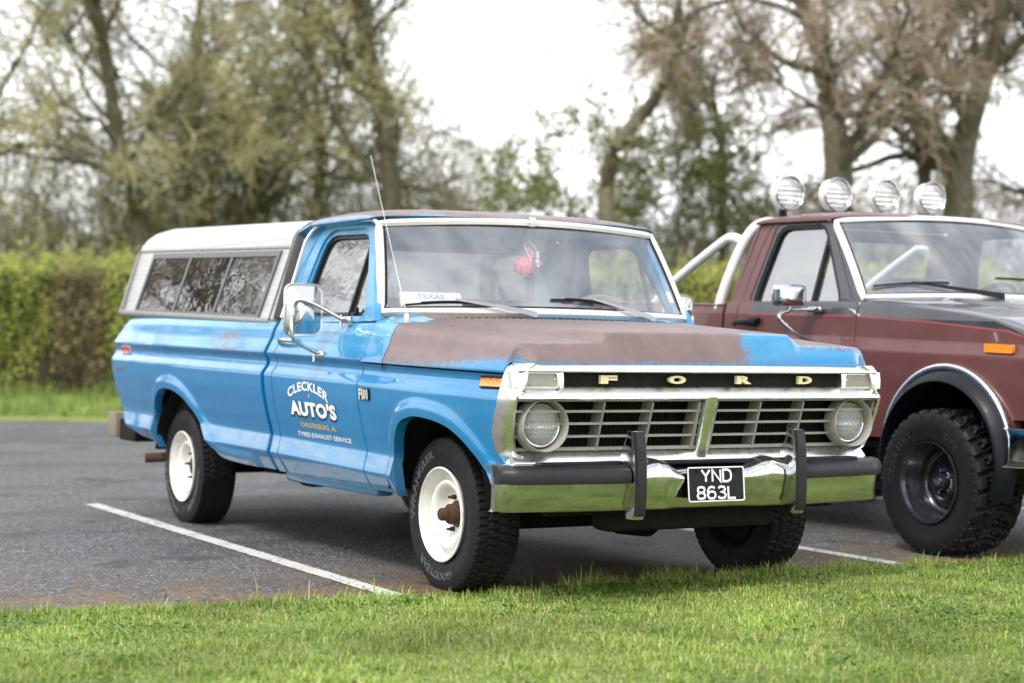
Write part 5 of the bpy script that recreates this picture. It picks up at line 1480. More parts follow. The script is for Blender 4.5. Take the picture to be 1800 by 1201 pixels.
for sg in (1, -1):
    mm = (lambda m: m) if sg == 1 else (lambda m: m.mirrored())
    _fo = mm(_rf).build('fender', MATS, red, weld=2e-4); mm(fenpin).build('pinstripe', M['pinstripe'], _fo)
    d = mm(MB().join(_rd).join(rfr).join(rfb)).build('door', MATS, red, weld=2e-4, smooth=40)
    mm(rseal).build('window_seal', M['black'], d); mm(rpane).build('window_pane', M['side_glass'] if sg == 1 else M['plain_glass'], d); mm(rdiv).build('vent_divider', M['black'], d)
    mm(pin).build('pinstripe', M['pinstripe'], d); mm(rhandle).build('door_handle', M['navy'], d)
    # wheel-arch flares with bright trim
    fl = MB(); rows = []
    for t in np.radians(np.linspace(196, -24, 54)):
        c, s_ = math.cos(t), math.sin(t)
        pr = [(.490, 1.000), (.480, 1.022), (.466, 1.048), (.446, 1.076), (.430, 1.092), (.420, 1.094), (.414, 1.082), (.414, .95)]
        rows.append([(-.205 + (r + .02) * c, -v, .505 + r * s_ * 1.01) for r, v in pr])
    fl.grid(np.array(rows)); fo = mm(fl).build('arch_flare', M['navy'], red, smooth=60)
    P = [(-.215 + .492 * math.cos(t), -1.012, .52 + .487 * math.sin(t)) for t in np.radians(np.linspace(178, 4, 44))]
    mm(MB().sweep(P, rrect(.036, .036, .012, 3), up=(0, 1, 0))).build('arch_trim', M['alu'], fo)
    mm(MB().poly(rrect(.205, .046, .008, 3), fn=lambda a, b, d: (.165 + a, -(1.006 - d), 1.108 + b - .03 * a), thick=.02)).build('side_marker', M['amber'], red)
    mm(_rb).build('bed_side', M['maroon'], red, weld=2e-4)
    mm(MB().grid(np.array([[(x, -y, 1.365 + .0265 * (-2.3 - x) - e) for y, e in ((.966, 0), (.95, -.006), (.87, -.006), (.86, .02), (.86, .8))] for x in (-4.54, -3.4, -2.33)]))).build('bed_rail', M['maroon'], red)
rb_ = MB().box((-4.55, 0, 1.05), (.05, 1.84, .62), bev=.02).build('tailgate', M['maroon'], red)
MB().box((-3.4, 0, .85), (2.3, 1.74, .04)).box((-2.34, 0, 1.05), (.03, 1.80, .60)).build('bed_floor', M['under'], red)
# cab shell, roof, screen
def rws(u, v):
    c = 1 - u * u; b = np.array([-1.01 + .17 * c, .905 * u, 1.402 + .022 * c]); t = np.array([-1.385 + .11 * c, .805 * u, 1.848 + .036 * c])
    return b + (t - b) * v + np.array([.012, 0, 0]) * 4 * v * (1 - v)
def rroof(y, t):
    xf = -1.272 - .11 * (y / .82) ** 2; x = xf + t * (-2.13 - xf)
    zc = np.interp(t, [0, .03, .08, .2, .45, .7, .9, 1], [1.898, 1.912, 1.922, 1.932, 1.938, 1.935, 1.922, 1.89]); zs = np.interp(t, [0, .06, .9, 1], [1.868, 1.880, 1.893, 1.885])
    k = max(0.0, 1 - (abs(y) / .852) ** 5) ** .5
    return (x, y, zs + (zc - zs) * k)
yy = .852 * np.sin(np.linspace(-math.pi / 2, math.pi / 2, 41)); tt = np.concatenate([np.linspace(0, .1, 6), np.linspace(.15, 1, 16)])
G = np.array([[rroof(y, t) for y in yy] for t in tt]); rr_ = MB().grid(G)
rr_.grid(np.array([[G[0, j], G[0, j] + np.array([-.03, 0, -.012])] for j in range(41)]))
for e in (0, -1): rr_.grid(np.array([[G[i, e], G[i, e] + np.array([0, .004 if e else -.004, -.016]), G[i, e] + np.array([0, .05 if e == 0 else -.05, -.02])] for i in range(len(tt))]))
rc = MB()
for q in (_rc,): rc.join(q); rc.join(q.mirrored())
rc.m = [0] * len(rc.f)
RCP = [(-2.165, 1.37), (-2.143, 1.50), (-2.068, 1.725), (-1.992, 1.866), (-1.955, 1.89), (-2.11, 1.892), (-2.17, 1.78), (-2.27, 1.50), (-2.295, 1.37)]
pc = MB().poly(RCP, fn=lambda a, b, d: rup(a, b, d + .002), thick=.06)
ph = MB().poly([(-1.955, 1.888), (-1.44, 1.880), (-1.40, 1.89), (-1.955, 1.905)], fn=lambda a, b, d: rup(a, b, d + .004), thick=.05)
for q in (pc, ph): rc.join(q); rc.join(q.mirrored())
pa = []
for t in np.linspace(0, 1, 12):
    z = 1.372 + t * .50; xd = np.interp(z, [1.372, 1.43, 1.852, 1.876], [-1.080, -1.124, -1.404, -1.42]); yd = -(.932 - (z - 1.37) * .215); v = np.clip((z - 1.40) / .45, -.1, 1.05); w_ = rws(-1, v)
    pa.append([(xd, yd + .03, z), (xd, yd, z), (xd + .3 * (w_[0] - xd), yd + .25 * (w_[1] - yd) - .004, z), (w_[0] + .012, w_[1] - .010, z), (w_[0] - .03, w_[1] + .03, z)])
pa = MB().grid(np.array(pa)); pa.m = [1] * len(pa.f); rc.join(pa); rc.join(pa.mirrored())
RW2 = rrect(1.25, .34, .06, 5, 0, 1.62)
rc.poly([(-.94, .6), (.94, .6), (.93, 1.37), (.83, 1.86), (-.83, 1.86), (-.93, 1.37)], [RW2], fn=lambda a, b, d: (-2.29 + d + max(0, b - 1.37) * .33, a, b), thick=.02)
rcab = rc.build('cab', MATS, red, weld=2e-4, smooth=40)
rr_.build('roof', M['maroon'], rcab, smooth=50)
MB().poly(RW2, fn=lambda a, b, d: (-2.28 + d + max(0, b - 1.37) * .33, a, b), thick=.004).build('rear_window', M['plain_glass'], rcab)
rgl = MB().grid(np.array([[rws(u, v) for v in Vv] for u in U])).build('windscreen', M['windscreen'], red, smooth=60)
per = np.array([rws(u, 0) for u in U] + [rws(1, v) for v in Vv[1:]] + [rws(u, 1) for u in U[::-1][1:]] + [rws(-1, v) for v in Vv[::-1][1:-1]]); wc = per.mean(0)
ring_strip(per, .016, -.002, .006, .001).build('windscreen_gasket', M['black'], rgl); ring_strip(per, .004, .030, .006, .007).build('windscreen_trim', M['white_trim'], rgl)
# hood
rows = []; mats_ = []
xs = np.concatenate([np.linspace(-1.0, .12, 26), np.linspace(.15, .47, 14)])
for x in xs:
    zo = float(red_top(x)); yl = float(red_y(x, zo)); yl = max(yl, .86)
    cr = np.interp(x, [-1.0, .2, .47], [.022, .035, .03]); P = []
    for y, z in [(yl - .03, zo - .02), (yl - .002, zo - .002), (yl - .012, zo + .006), (yl - .035, zo + .013)] + [(q, zo + .015 + cr * (1 - (q / yl) ** 2) + .014 * float(1 - sstep(.42, .52, q))) for q in np.linspace(yl - .06, 0, 30)]: P.append((x, -y, z))
    P = np.array(P); rows.append(np.concatenate([P, P[:-1][::-1] * np.array([1, -1, 1])]))
MB().grid(np.array(rows)).build('hood', M['black_paint'], red, smooth=50)
MB().box((.475, 0, .90), (.03, 1.86, .50), bev=.01).build('grille', M['black'], red)
gb = MB()
for z in (.80, .88, .96, 1.04): gb.box((.50, 0, z), (.02, 1.2, .016), bev=.003)
for y in (-.3, 0, .3): gb.box((.50, y, .92), (.02, .016, .28), bev=.003)
gb.build('grille_bars', M['alu'], red)
for sg in (-1, 1): MB().box((.50, sg * .74, .92), (.04, .24, .18), bev=.02).build('headlight', M['headlight'], red)
rbm = MB(); rowsb = []
for y in np.concatenate([[-1.075, -1.07, -1.04], np.linspace(-1.0, 1.0, 21), [1.04, 1.07, 1.075]]):
    a = abs(y); xx = .66 - .10 * a ** 2.5 - (0 if a < 1.03 else .05 if a < 1.06 else .22)
    rowsb.append([(xx - .05, y, .50), (xx - .01, y, .515), (xx, y, .54), (xx, y, .66), (xx - .015, y, .695), (xx - .06, y, .70)])
rbm.grid(np.array(rowsb)); rbm.build('front_bumper', M['chrome'], red)
MB().box((.50, 0, .60), (.16, 1.9, .14)).build('bumper_beam', M['navy'], red)
# mirrors
for sg in (1, -1):
    mm = (lambda m: m) if sg == 1 else (lambda m: m.mirrored())
    q = MB(); c = np.array([-1.42, -1.165, 1.405]); rows = []
    for dx, k in ((0, .96), (.012, 1.0), (.05, 1.0), (.075, .93), (.088, .75), (.092, .4)): rows.append([(c[0] + dx, c[1] + a, c[2] + b) for a, b in rrect(.205 * k, .128 * k, .030 * k, 5)])
    q.grid(np.array(rows), close_v=True); n = len(rows[0]); q.add(rows[0], [list(range(n))]); q.add(rows[-1], [list(range(n))[::-1]])
    o = mm(q).build('door_mirror', M['chrome'], red, smooth=50)
    a = MB().tube(catmull([(-1.40, -1.15, 1.35), (-1.40, -1.15, 1.318), (-1.42, -1.19, 1.30), (-1.42, -1.20, 1.26), (-1.39, -1.10, 1.18), (-1.38, -.99, 1.14)], 5), .012, 10).tube([(-1.40, -1.15, 1.322), (-1.36, -1.0, 1.325)], .010, 8).box((-1.37, -.985, 1.325), (.13, .03, .036), bev=.012)
    mm(a).build('mirror_arm', M['chrome'], o, smooth=50)
# wipers
def rwiper(y0, z0, y1, z1, ya, za, yp, zp):
    def on(y, z, l):
        v = (z - 1.41) / .46; u = y / (.905 - .1 * v); p = rws(u, v); return np.array([p[0] + l, y, z])
    b = MB().sweep([on(y0 + (y1 - y0) * t, z0 + (z1 - z0) * t + .008 * (1 - (2 * t - 1) ** 2), .014) for t in np.linspace(0, 1, 10)], [(-.005, -.006), (.005, -.006), (.005, .010), (-.005, .010)], up=(1, 0, 0)).build('wiper_blade', M['black'], red)
    p0, p1 = on(ya, za, .03), on(yp, zp, .05)
    MB().sweep([p0, (p0 + p1) / 2 + np.array([.012, 0, 0]), p1], [(-.007, -.004), (.007, -.004), (.009, .005), (-.009, .005)], up=(1, 0, .3), scale=[.7, 1.2, 1.8]).build('wiper_arm', M['black'], b)
rwiper(-.84, 1.462, -.35, 1.492, -.60, 1.488, -.03, 1.418); rwiper(.03, 1.53, .55, 1.51, .3, 1.53, .75, 1.43)
# roll bar and roof lamps
rbar = MB(); hoop = catmull([(-2.42, -.935, 1.20), (-2.40, -.92, 1.40), (-2.31, -.86, 1.68), (-2.24, -.81, 1.83), (-2.21, -.74, 1.885), (-2.20, -.60, 1.895), (-2.20, 0, 1.895), (-2.20, .60, 1.895), (-2.21, .74, 1.885), (-2.24, .81, 1.83), (-2.31, .86, 1.68), (-2.40, .92, 1.40), (-2.42, .935, 1.20)], 8)
rbar.tube(hoop, .033, 14)
ro = rbar.build('roll_bar', M['white_trim'], red, smooth=60)
for sg in (1, -1): MB().tube(catmull([(-2.30, sg * .83, 1.775), (-2.42, sg * .82, 1.80), (-2.56, sg * .82, 1.765), (-3.10, sg * .84, 1.50), (-3.42, sg * .86, 1.25)], 7), .030, 14).build('brace', M['white_trim'], ro, smooth=60)
for i, y in enumerate((-.595, -.205, .20, .60)):
    c = (-2.14, y, 2.082 + .008 * i)
    L_ = MB().lathe([(-.085, .0001), (-.08, .05), (-.07, .085), (-.05, .104), (.012, .110), (.020, .112), (.024, .108), (.022, .1005)], c, 'X', 40).build('roof_lamp', M['white_trim'], red, smooth=60)
    MB().lathe([(.018, .100), (.0, .092), (-.025, .070), (-.045, .04), (-.052, .0001)], c, 'X', 40).build('reflector', M['headlight'], L_, smooth=80)
    MB().lathe([(.019, .100), (.026, .085), (.032, .05), (.034, .0001)], c, 'X', 36).build('lens', M['fluted'], L_, smooth=80)
    MB().lathe([(.015, .113), (.026, .112), (.029, .106), (.022, .100)], c, 'X', 40).build('bezel', M['chrome'], L_, smooth=60)
    MB().box((c[0] - .05, y, 1.955), (.03, .05, .10), bev=.006).build('bracket', M['navy'], L_)
# interior
it = MB().box((-1.65, 0, .80), (1.1, 1.70, .04)).box((-1.0, 0, 1.05), (.05, 1.70, .55)).box((-1.7, 0, 1.875), (.72, 1.3, .012))
it.build('cab_interior', M['interior'], rcab)
MB().sweep([(-1.13, y, 1.27) for y in np.linspace(-.84, .84, 10)], [(-.18, -.12), (.12, -.12), (.14, .07), (.02, .10), (-.12, .085), (-.18, .02)]).build('dashboard', M['dash'], rcab)
for sg in (-1, 1):
    s_ = MB().box((-1.78, sg * .42, 1.0), (.48, .52, .16), bev=.05); s_.sweep([(-2.0, sg * .42 + y, 1.29) for y in np.linspace(-.25, .25, 6)], rrect(.13, .56, .05, 4), up=(-.25, 0, 1))
    s_.build('seat', M['seat'], rcab)
m = MB(); C = np.array([-1.40, .42, 1.36]); ax = np.array([-.75, 0, .66]); e1 = np.array([0, 1, 0.]); e2 = np.cross(ax, e1); e2 = -e2 if e2[2] < 0 else e2
m.tube([C + .20 * (math.cos(t) * e1 + math.sin(t) * e2) for t in np.linspace(0, 2 * math.pi, 40, endpoint=False)], .015, 8, closed=True); m.tube([C, C - ax * .4], .03, 8); m.tube([C - .19 * e1, C + .19 * e1], .014, 6)
m.build('steering_wheel', M['black'], rcab)
ub = MB()
for sg in (1, -1): ub.box((-2.0, sg * .42, .62), (5.0, .09, .16), bev=.01)
ub.box((-1.4, 0, .64), (1.6, 1.7, .06)); ub.tube([(-.215, -.8, .385), (-.215, .8, .385)], .06, 12); ub.tube([(-3.30, -.8, .385), (-3.30, .8, .385)], .06, 12)
ub.box((-.215, .2, .385), (.3, .34, .28), bev=.1); ub.box((-.1, 0, .72), (.9, 1.0, .5), bev=.05); ub.tube([(.30, -.95, .40), (.30, .5, .40)], .045, 10)
for x in (-.215, -3.30):
    for sg in (1, -1):
        th = np.linspace(-.2, math.pi + .2, 22); ub.grid(np.array([[(x + .50 * math.cos(t), sg * y, .50 + .47 * math.sin(t)) for y in (.98, .7, .46)] for t in th]))
        ub.poly([(x + .50 * math.cos(t), .50 + .47 * math.sin(t)) for t in th], fn=lambda a, b, d: (a, sg * .46, b))
ub.build('underbody', M['liner'], red, smooth=30, recalc=False)
mud_mb, mprof = tread_tyre(.395, .335, .220, 26, .020, 'mt', 416)
def mud_wheel():
    root = thing('wheel', '', ''); del root['label']; del root['category']
    t = mud_mb.build('tyre', M['rubber'], root, smooth=30)
    yf = sidewall(mprof)
    wrap_text('COUNTRY', .288, .036, R(150), R(66), yf, M['tyre_text_dim'], t, 'raised_lettering')
    wrap_text('OPEN', .288, .036, R(48), R(34), yf, M['tyre_text_dim'], t, 'raised_lettering')
    m = MB(); m.lathe([(-.150, .214), (-.162, .222), (-.168, .220), (-.166, .212), (-.150, .206), (-.140, .199), (-.118, .199), (-.110, .191), (-.085, .190), (-.078, .183), (-.04, .180), (-.02, .172), (-.012, .155), (-.022, .14), (-.030, .115), (-.034, .095), (-.050, .085), (-.052, .062), (-.040, .055), (-.02, .05)], (0, 0, 0), 'Y', 72)
    m.lathe([(.02, .18), (.15, .21)], (0, 0, 0), 'Y', 40)
    rim = m.build('rim', M['black_wheel'], root, smooth=50)
    for k in range(8):
        h = MB()
        a = R(45 * k + 10); cx, cz2 = .134 * math.cos(a), .134 * math.sin(a)
        h.add([(cx + .018 * math.cos(q), -.0275, cz2 + .018 * math.sin(q)) for q in np.linspace(0, 2 * math.pi, 16, endpoint=False)], [list(range(16))])
        h.build('rim_hole', M['liner'], rim, smooth=0)
    for k in range(5):
        a = R(72 * k + 30); MB().lathe([(-.050, .011), (-.066, .010), (-.069, .0001)], (.062 * math.cos(a), 0, .062 * math.sin(a)), 'Y', 8).build('wheel_nut', M['steel'], rim)
    MB().lathe([(-.045, .048), (-.075, .046), (-.085, .040), (-.088, .0001)], (0, 0, 0), 'Y', 28).build('hub', M['black_wheel'], root, smooth=40)
    MB().lathe([(-.086, .024), (-.100, .022), (-.102, .0001)], (0, 0, 0), 'Y', 20).build('hub_cap', M['steel'], root, smooth=40)
    root.parent = red; return root
w1 = mud_wheel(); w1.location = (-.215, -.965, .388)
for x, y, a, r_ in ((-.215, .965, math.pi, 30), (-3.30, -.965, 0, 70), (-3.30, .965, math.pi, 10)):
    q = clone(w1); q.location = (x, y, .388); q.rotation_euler = (0, R(r_), a)
# ================================================================== trees, shrubs, hedge
def nrm(a): return a / (np.linalg.norm(a, axis=-1, keepdims=True) + 1e-9)
def grow(rg, P0, D0, Ln, R0, K, wob, up, taper_=.35):
    N = len(P0); P = np.zeros((N, K + 1, 3)); Rd = np.zeros((N, K + 1)); P[:, 0] = P0; D = nrm(D0)
    for k in range(K):
        D = nrm(D + wob * rg.normal(size=(N, 3)) + np.array([0, 0, up])); P[:, k + 1] = P[:, k] + D * (Ln / K)[:, None]
    f = np.linspace(1, taper_, K + 1); Rd[:] = R0[:, None] * f
    return P, Rd
def spawn(rg, P, Rd, n, t0, t1, ang, lf, rf, lmin=.0):
    N, K = P.shape[0], P.shape[1] - 1
    i = np.repeat(np.arange(N), n); t = rg.uniform(t0, t1, len(i)); q = np.minimum((t * K).astype(int), K - 1); f = t * K - q
    p = P[i, q] * (1 - f)[:, None] + P[i, q + 1] * f[:, None]; T = nrm(P[i, q + 1] - P[i, q]); r = Rd[i, q] * (1 - f) + Rd[i, q + 1] * f
    v = nrm(np.cross(T, rg.normal(size=T.shape))); a = rg.normal(ang, .22, len(i))
    D = T * np.cos(a)[:, None] + v * np.sin(a)[:, None]
    Lp = np.linalg.norm(P[:, -1] - P[:, 0], axis=1)[i]
    return p, D, np.maximum(lmin, Lp * lf * rg.uniform(.6, 1.25, len(i)) * (1 - .35 * t)), r * rf
def tubes(P, Rd, sides):
    N, K = P.shape[0], P.shape[1]
    T = np.zeros_like(P); T[:, 1:-1] = P[:, 2:] - P[:, :-2]; T[:, 0] = P[:, 1] - P[:, 0]; T[:, -1] = P[:, -1] - P[:, -2]; T = nrm(T)
    ref = np.where(np.abs(T[..., 2:3]) < .9, np.array([0, 0, 1.0]), np.array([1.0, 0, 0])); a = nrm(np.cross(T, ref)); b = np.cross(T, a)
    th = np.linspace(0, 2 * np.pi, sides, endpoint=False)
    V = P[:, :, None, :] + Rd[:, :, None, None] * (np.cos(th)[:, None] * a[:, :, None, :] + np.sin(th)[:, None] * b[:, :, None, :])
    idx = np.arange(N * K * sides).reshape(N, K, sides); nx = np.roll(idx, -1, 2)
    F = np.stack([idx[:, :-1], nx[:, :-1], nx[:, 1:], idx[:, 1:]], -1).reshape(-1, 4)
    return V.reshape(-1, 3), F
def leaf_quads(rg, C, size, pal, flat=.6):
    n = len(C); u = nrm(rg.normal(size=(n, 3)) * np.array([1, 1, flat])); v = nrm(np.cross(u, rg.normal(size=(n, 3)))); s = (size * rg.uniform(.6, 1.35, n))[:, None]
    V = np.stack([C - u * s, C - v * s * .55, C + u * s, C + v * s * .55], 1).reshape(-1, 3); F = np.arange(n * 4).reshape(n, 4)
    c = np.asarray(pal)[rg.integers(0, len(pal), n)] * rg.uniform(.75, 1.25, (n, 1)); return V, F, np.repeat(c, 4, 0)
class Pile:
    def __init__(s): s.V, s.F, s.C, s.m, s.n = [], [], [], [], 0
    def add(s, V, F, c, m=0):
        s.V.append(V); s.F.append(F + s.n); s.C.append(np.broadcast_to(np.asarray(c, float), (len(V), 3))); s.m.append(np.full(len(F), m)); s.n += len(V)
    def build(s, name, mats, parent): return fast_mesh(name, np.concatenate(s.V), np.concatenate(s.F), mats, parent, np.concatenate(s.C), fmat=np.concatenate(s.m))
OLIVE = [(.33, .33, .12), (.42, .41, .17), (.26, .26, .09), (.48, .46, .22)]
FRESH = [(.16, .21, .06), (.21, .26, .08), (.12, .165, .045), (.27, .30, .11)]
IVY = [(.14, .145, .055), (.19, .185, .07), (.25, .22, .10), (.10, .11, .04)]
BROWN = [(.28, .20, .13), (.34, .25, .17), (.22, .155, .10)]
TW_TAN, TW_PINK, TW_DARK, TW_OLIVE = (.36, .31, .225), (.41, .325, .255), (.19, .16, .12), (.39, .36, .19)
def tree(name, label, cat, d, path, r0, seed, twig, leaves, nleaf, limbs=11, limb_len=.45, ivy=0, ivy_r=.5, droop=.03, l1=(.25, .98), lsize=.035, group='trees behind the hedge', twr=.0078, n2=9, n3=7, n4=6, spread=1.0, ivy_pal=IVY):
    """path: (s, z) trunk line across the view at depth d from the camera; z=0 at the root"""
    rg = np.random.default_rng(seed)
    base = far(d, path[0][0]); root = thing(name, label, cat, (base[0], base[1], 0), group)
    Pt = np.array([[*(np.array(far(d + .25 * math.sin(3 * i + seed), s)) - base), z] for i, (s, z) in enumerate(path)]); Pt = catmull(Pt, 5)[None]
    H = Pt[0, -1, 2]; K0 = Pt.shape[1]
    R0 = (.82 * r0 * np.linspace(1, .32, K0))[None]; R0[0, 0] *= 1.35
    tr = Pile(); V, F = tubes(Pt, R0, 12); tr.add(V, F, TW_DARK)
    p, D, Ln, r = spawn(rg, Pt, R0, limbs, l1[0], l1[1], .95, 0, .40); Ln = H * limb_len * rg.uniform(.65, 1.2, len(p)) * spread
    D = nrm(D * np.array([1, 1, .8]) + np.array([0, 0, .25])); P1, R1 = grow(rg, p, D, Ln, r, 9, .22, .03, .22); V, F = tubes(P1, R1, 7); tr.add(V, F, TW_DARK)
    p, D, Ln, r = spawn(rg, P1, R1, n2, .2, 1, .75, .50, .6); P2, R2 = grow(rg, p, D, Ln, np.clip(r, .016, .045), 7, .24, .03, .3); V, F = tubes(P2, R2, 5); tr.add(V, F, TW_DARK)
    tr.build('trunk', M['bark'], root)
    cr = Pile()
    p, D, Ln, r = spawn(rg, P2, R2, n3, .10, 1, .75, .55, .55, .65); P3, R3 = grow(rg, p, D, Ln, np.clip(r, .015, .026), 5, .24, droop, .4); V, F = tubes(P3, R3, 3)
    cr.add(V, F, np.array(twig) * rg.uniform(.7, 1.2, (len(P3), 1)).repeat(6 * 3, 0))
    p, D, Ln, r = spawn(rg, P3, R3, n4, .1, 1, .7, .60, .6, .40); P4, R4 = grow(rg, p, D, Ln, np.full(len(p), twr), 3, .25, droop, .6); V, F = tubes(P4, R4, 3)
    cr.add(V, F, np.array(twig) * rg.uniform(.7, 1.3, (len(P4), 1)).repeat(4 * 3, 0))
    if nleaf:
        nleaf = int(nleaf * .6)
        A = P4.reshape(-1, 3); k = rg.integers(0, len(A), nleaf); C = A[k] + rg.normal(0, .05, (nleaf, 3)); V, F, c = leaf_quads(rg, C, lsize * 1.1, leaves); cr.add(V, F, c, 1)
    if ivy:
        tq = rg.uniform(0, .92, 260) * (K0 - 1); ti = tq.astype(int); Tq = Pt[0][ti] + (Pt[0][ti + 1] - Pt[0][ti]) * (tq - ti)[:, None]; Q = np.concatenate([Tq, P1[:, :7].reshape(-1, 3)]); k = rg.integers(0, len(Q), ivy)
        C = Q[k] + rg.normal(0, 1, (ivy, 3)) * ivy_r * rg.uniform(.2, 1, (ivy, 1)); V, F, c = leaf_quads(rg, C, .055, ivy_pal); cr.add(V, F, c, 1)
    cr.build('crown', [M['twig'], M['leaf']], root)
    return root
def PX2(px, d): return (px - 900) / 3302 * d
def line(d, pts): return [(PX2(x, d), 1.1 + (606 - y) / 3302 * d if y is not None else 0) for x, y in pts]
tree('ivy_tree', 'leaning ivy clad tree behind the left end of the hedge, fine yellow green leaf', 'tree', 41, line(41, [(250, None), (245, 430), (215, 300), (178, 120), (150, -60), (120, -220)]), .28, 11, TW_OLIVE, OLIVE, 11000, 17, .52, 3500, .26, .0, (.28, .99), .04)
tree('ivy_tree', 'broad dark ivy smothered tree behind the white camper shell', 'tree', 43, line(43, [(430, None), (440, 430), (450, 300), (425, 260), (420, 190)]), .26, 12, TW_OLIVE, OLIVE, 9000, 20, .78, 5500, .35, .0, (.12, .98), .04)
tree('ivy_tree', 'tall ivy wrapped tree behind the blue truck, trunk thick with leaf', 'tree', 42, line(42, [(690, None), (688, 380), (670, 220), (640, 80), (610, -60), (590, -220)]), .32, 13, TW_OLIVE, OLIVE, 11000, 17, .46, 7000, .30, .0, (.25, .98), .04)
tree('leafy_shrub', 'low thin shrub in fresh leaf under the open patch of sky', 'shrub', 42, line(42, [(975, None), (985, 450), (1000, 380), (990, 310)]), .07, 14, TW_OLIVE, FRESH, 9000, 9, .52, 0, .4, .0, (.1, .98), .05, 'shrubs behind the hedge', .006, 5, 5, 4)
tree('bare_tree', 'tree with a bare S shaped trunk rising between the two trucks', 'tree', 37.5, line(37.5, [(1075, None), (1066, 420), (1064, 330), (1078, 262), (1120, 205), (1158, 150), (1176, 70), (1190, -30), (1200, -200)]), .25, 15, TW_PINK, OLIVE, 3000, 10, .20, 900, .2, .0, (.55, .99), .03, n2=5, n3=5, n4=4, ivy_pal=OLIVE)
tree('leafy_shrub', 'tall bright green shrub behind the roof of the blue truck', 'shrub', 41.5, line(41.5, [(1200, None), (1205, 450), (1190, 400), (1200, 345)]), .10, 16, TW_OLIVE, FRESH, 17000, 14, .55, 0, .4, .0, (.08, .98), .045, 'shrubs behind the hedge', .006, 6, 6, 4)
tree('bare_tree', 'small forked brown tree left of the roof lamps', 'tree', 43, line(43, [(1275, None), (1270, 380), (1262, 250), (1250, 160), (1262, 80)]), .16, 17, TW_PINK, OLIVE, 3000, 12, .30, 0, .3, .02, (.3, .98), .03)
m1 = tree('bare_tree', 'stout bare tree rising behind the roof lamps of the maroon truck', 'tree', 38, line(38, [(1475, None), (1472, 420), (1468, 300), (1460, 180), (1425, 60), (1395, -50), (1380, -250)]), .47, 18, TW_PINK, OLIVE, 4000, 18, .38, 900, .4, .0, (.28, .99), .03, ivy_pal=OLIVE)
tree('bare_tree', 'slender bare tree with rising limbs between the two stout ones at right', 'tree', 40, line(40, [(1640, None), (1630, 400), (1618, 280), (1605, 140), (1620, 0), (1640, -160)]), .22, 19, TW_TAN, OLIVE, 3000, 15, .42, 500, .3, .0, (.28, .99), .03, ivy_pal=OLIVE)
m2 = tree('bare_tree', 'stout leaning bare tree at the right edge of the picture', 'tree', 39, line(39, [(1672, None), (1678, 400), (1692, 260), (1722, 120), (1765, -20), (1790, -220)]), .46, 20, TW_PINK, BROWN, 3500, 16, .46, 900, .4, .0, (.28, .99), .03, ivy_pal=OLIVE)
tree('bare_tree', 'pale twiggy tree between the leaning ivy tree and the dark ivy mass', 'tree', 47, line(47, [(330, None), (335, 420), (322, 280), (335, 120), (350, -60), (340, -160)]), .20, 25, TW_TAN, OLIVE, 7000, 15, .48, 300, .2, .0, (.25, .99), .035)
tree('bare_tree', 'pale twiggy tree between the dark ivy mass and the tall ivy tree', 'tree', 48, line(48, [(555, None), (550, 420), (560, 280), (545, 120), (520, -40), (510, -160)]), .20, 26, TW_TAN, OLIVE, 7000, 15, .48, 300, .2, .0, (.25, .99), .035)
e1 = tree('bare_tree', 'wide bare tree just beyond the left edge of the picture', 'tree', 40, line(40, [(-190, None), (-185, 420), (-170, 240), (-150, 60), (-140, -160)]), .34, 21, TW_OLIVE, OLIVE, 9000, 14, .50, 800, .3, .0, (.25, .99), .035, n3=5, n4=4)
e2 = tree('bare_tree', 'bare tree just beyond the right edge of the picture', 'tree', 41, line(41, [(1930, None), (1925, 400), (1905, 240), (1890, 60), (1880, -160)]), .34, 22, TW_PINK, BROWN, 2500, 14, .46, 500, .3, .0, (.25, .99), .03, n3=7, n4=5)
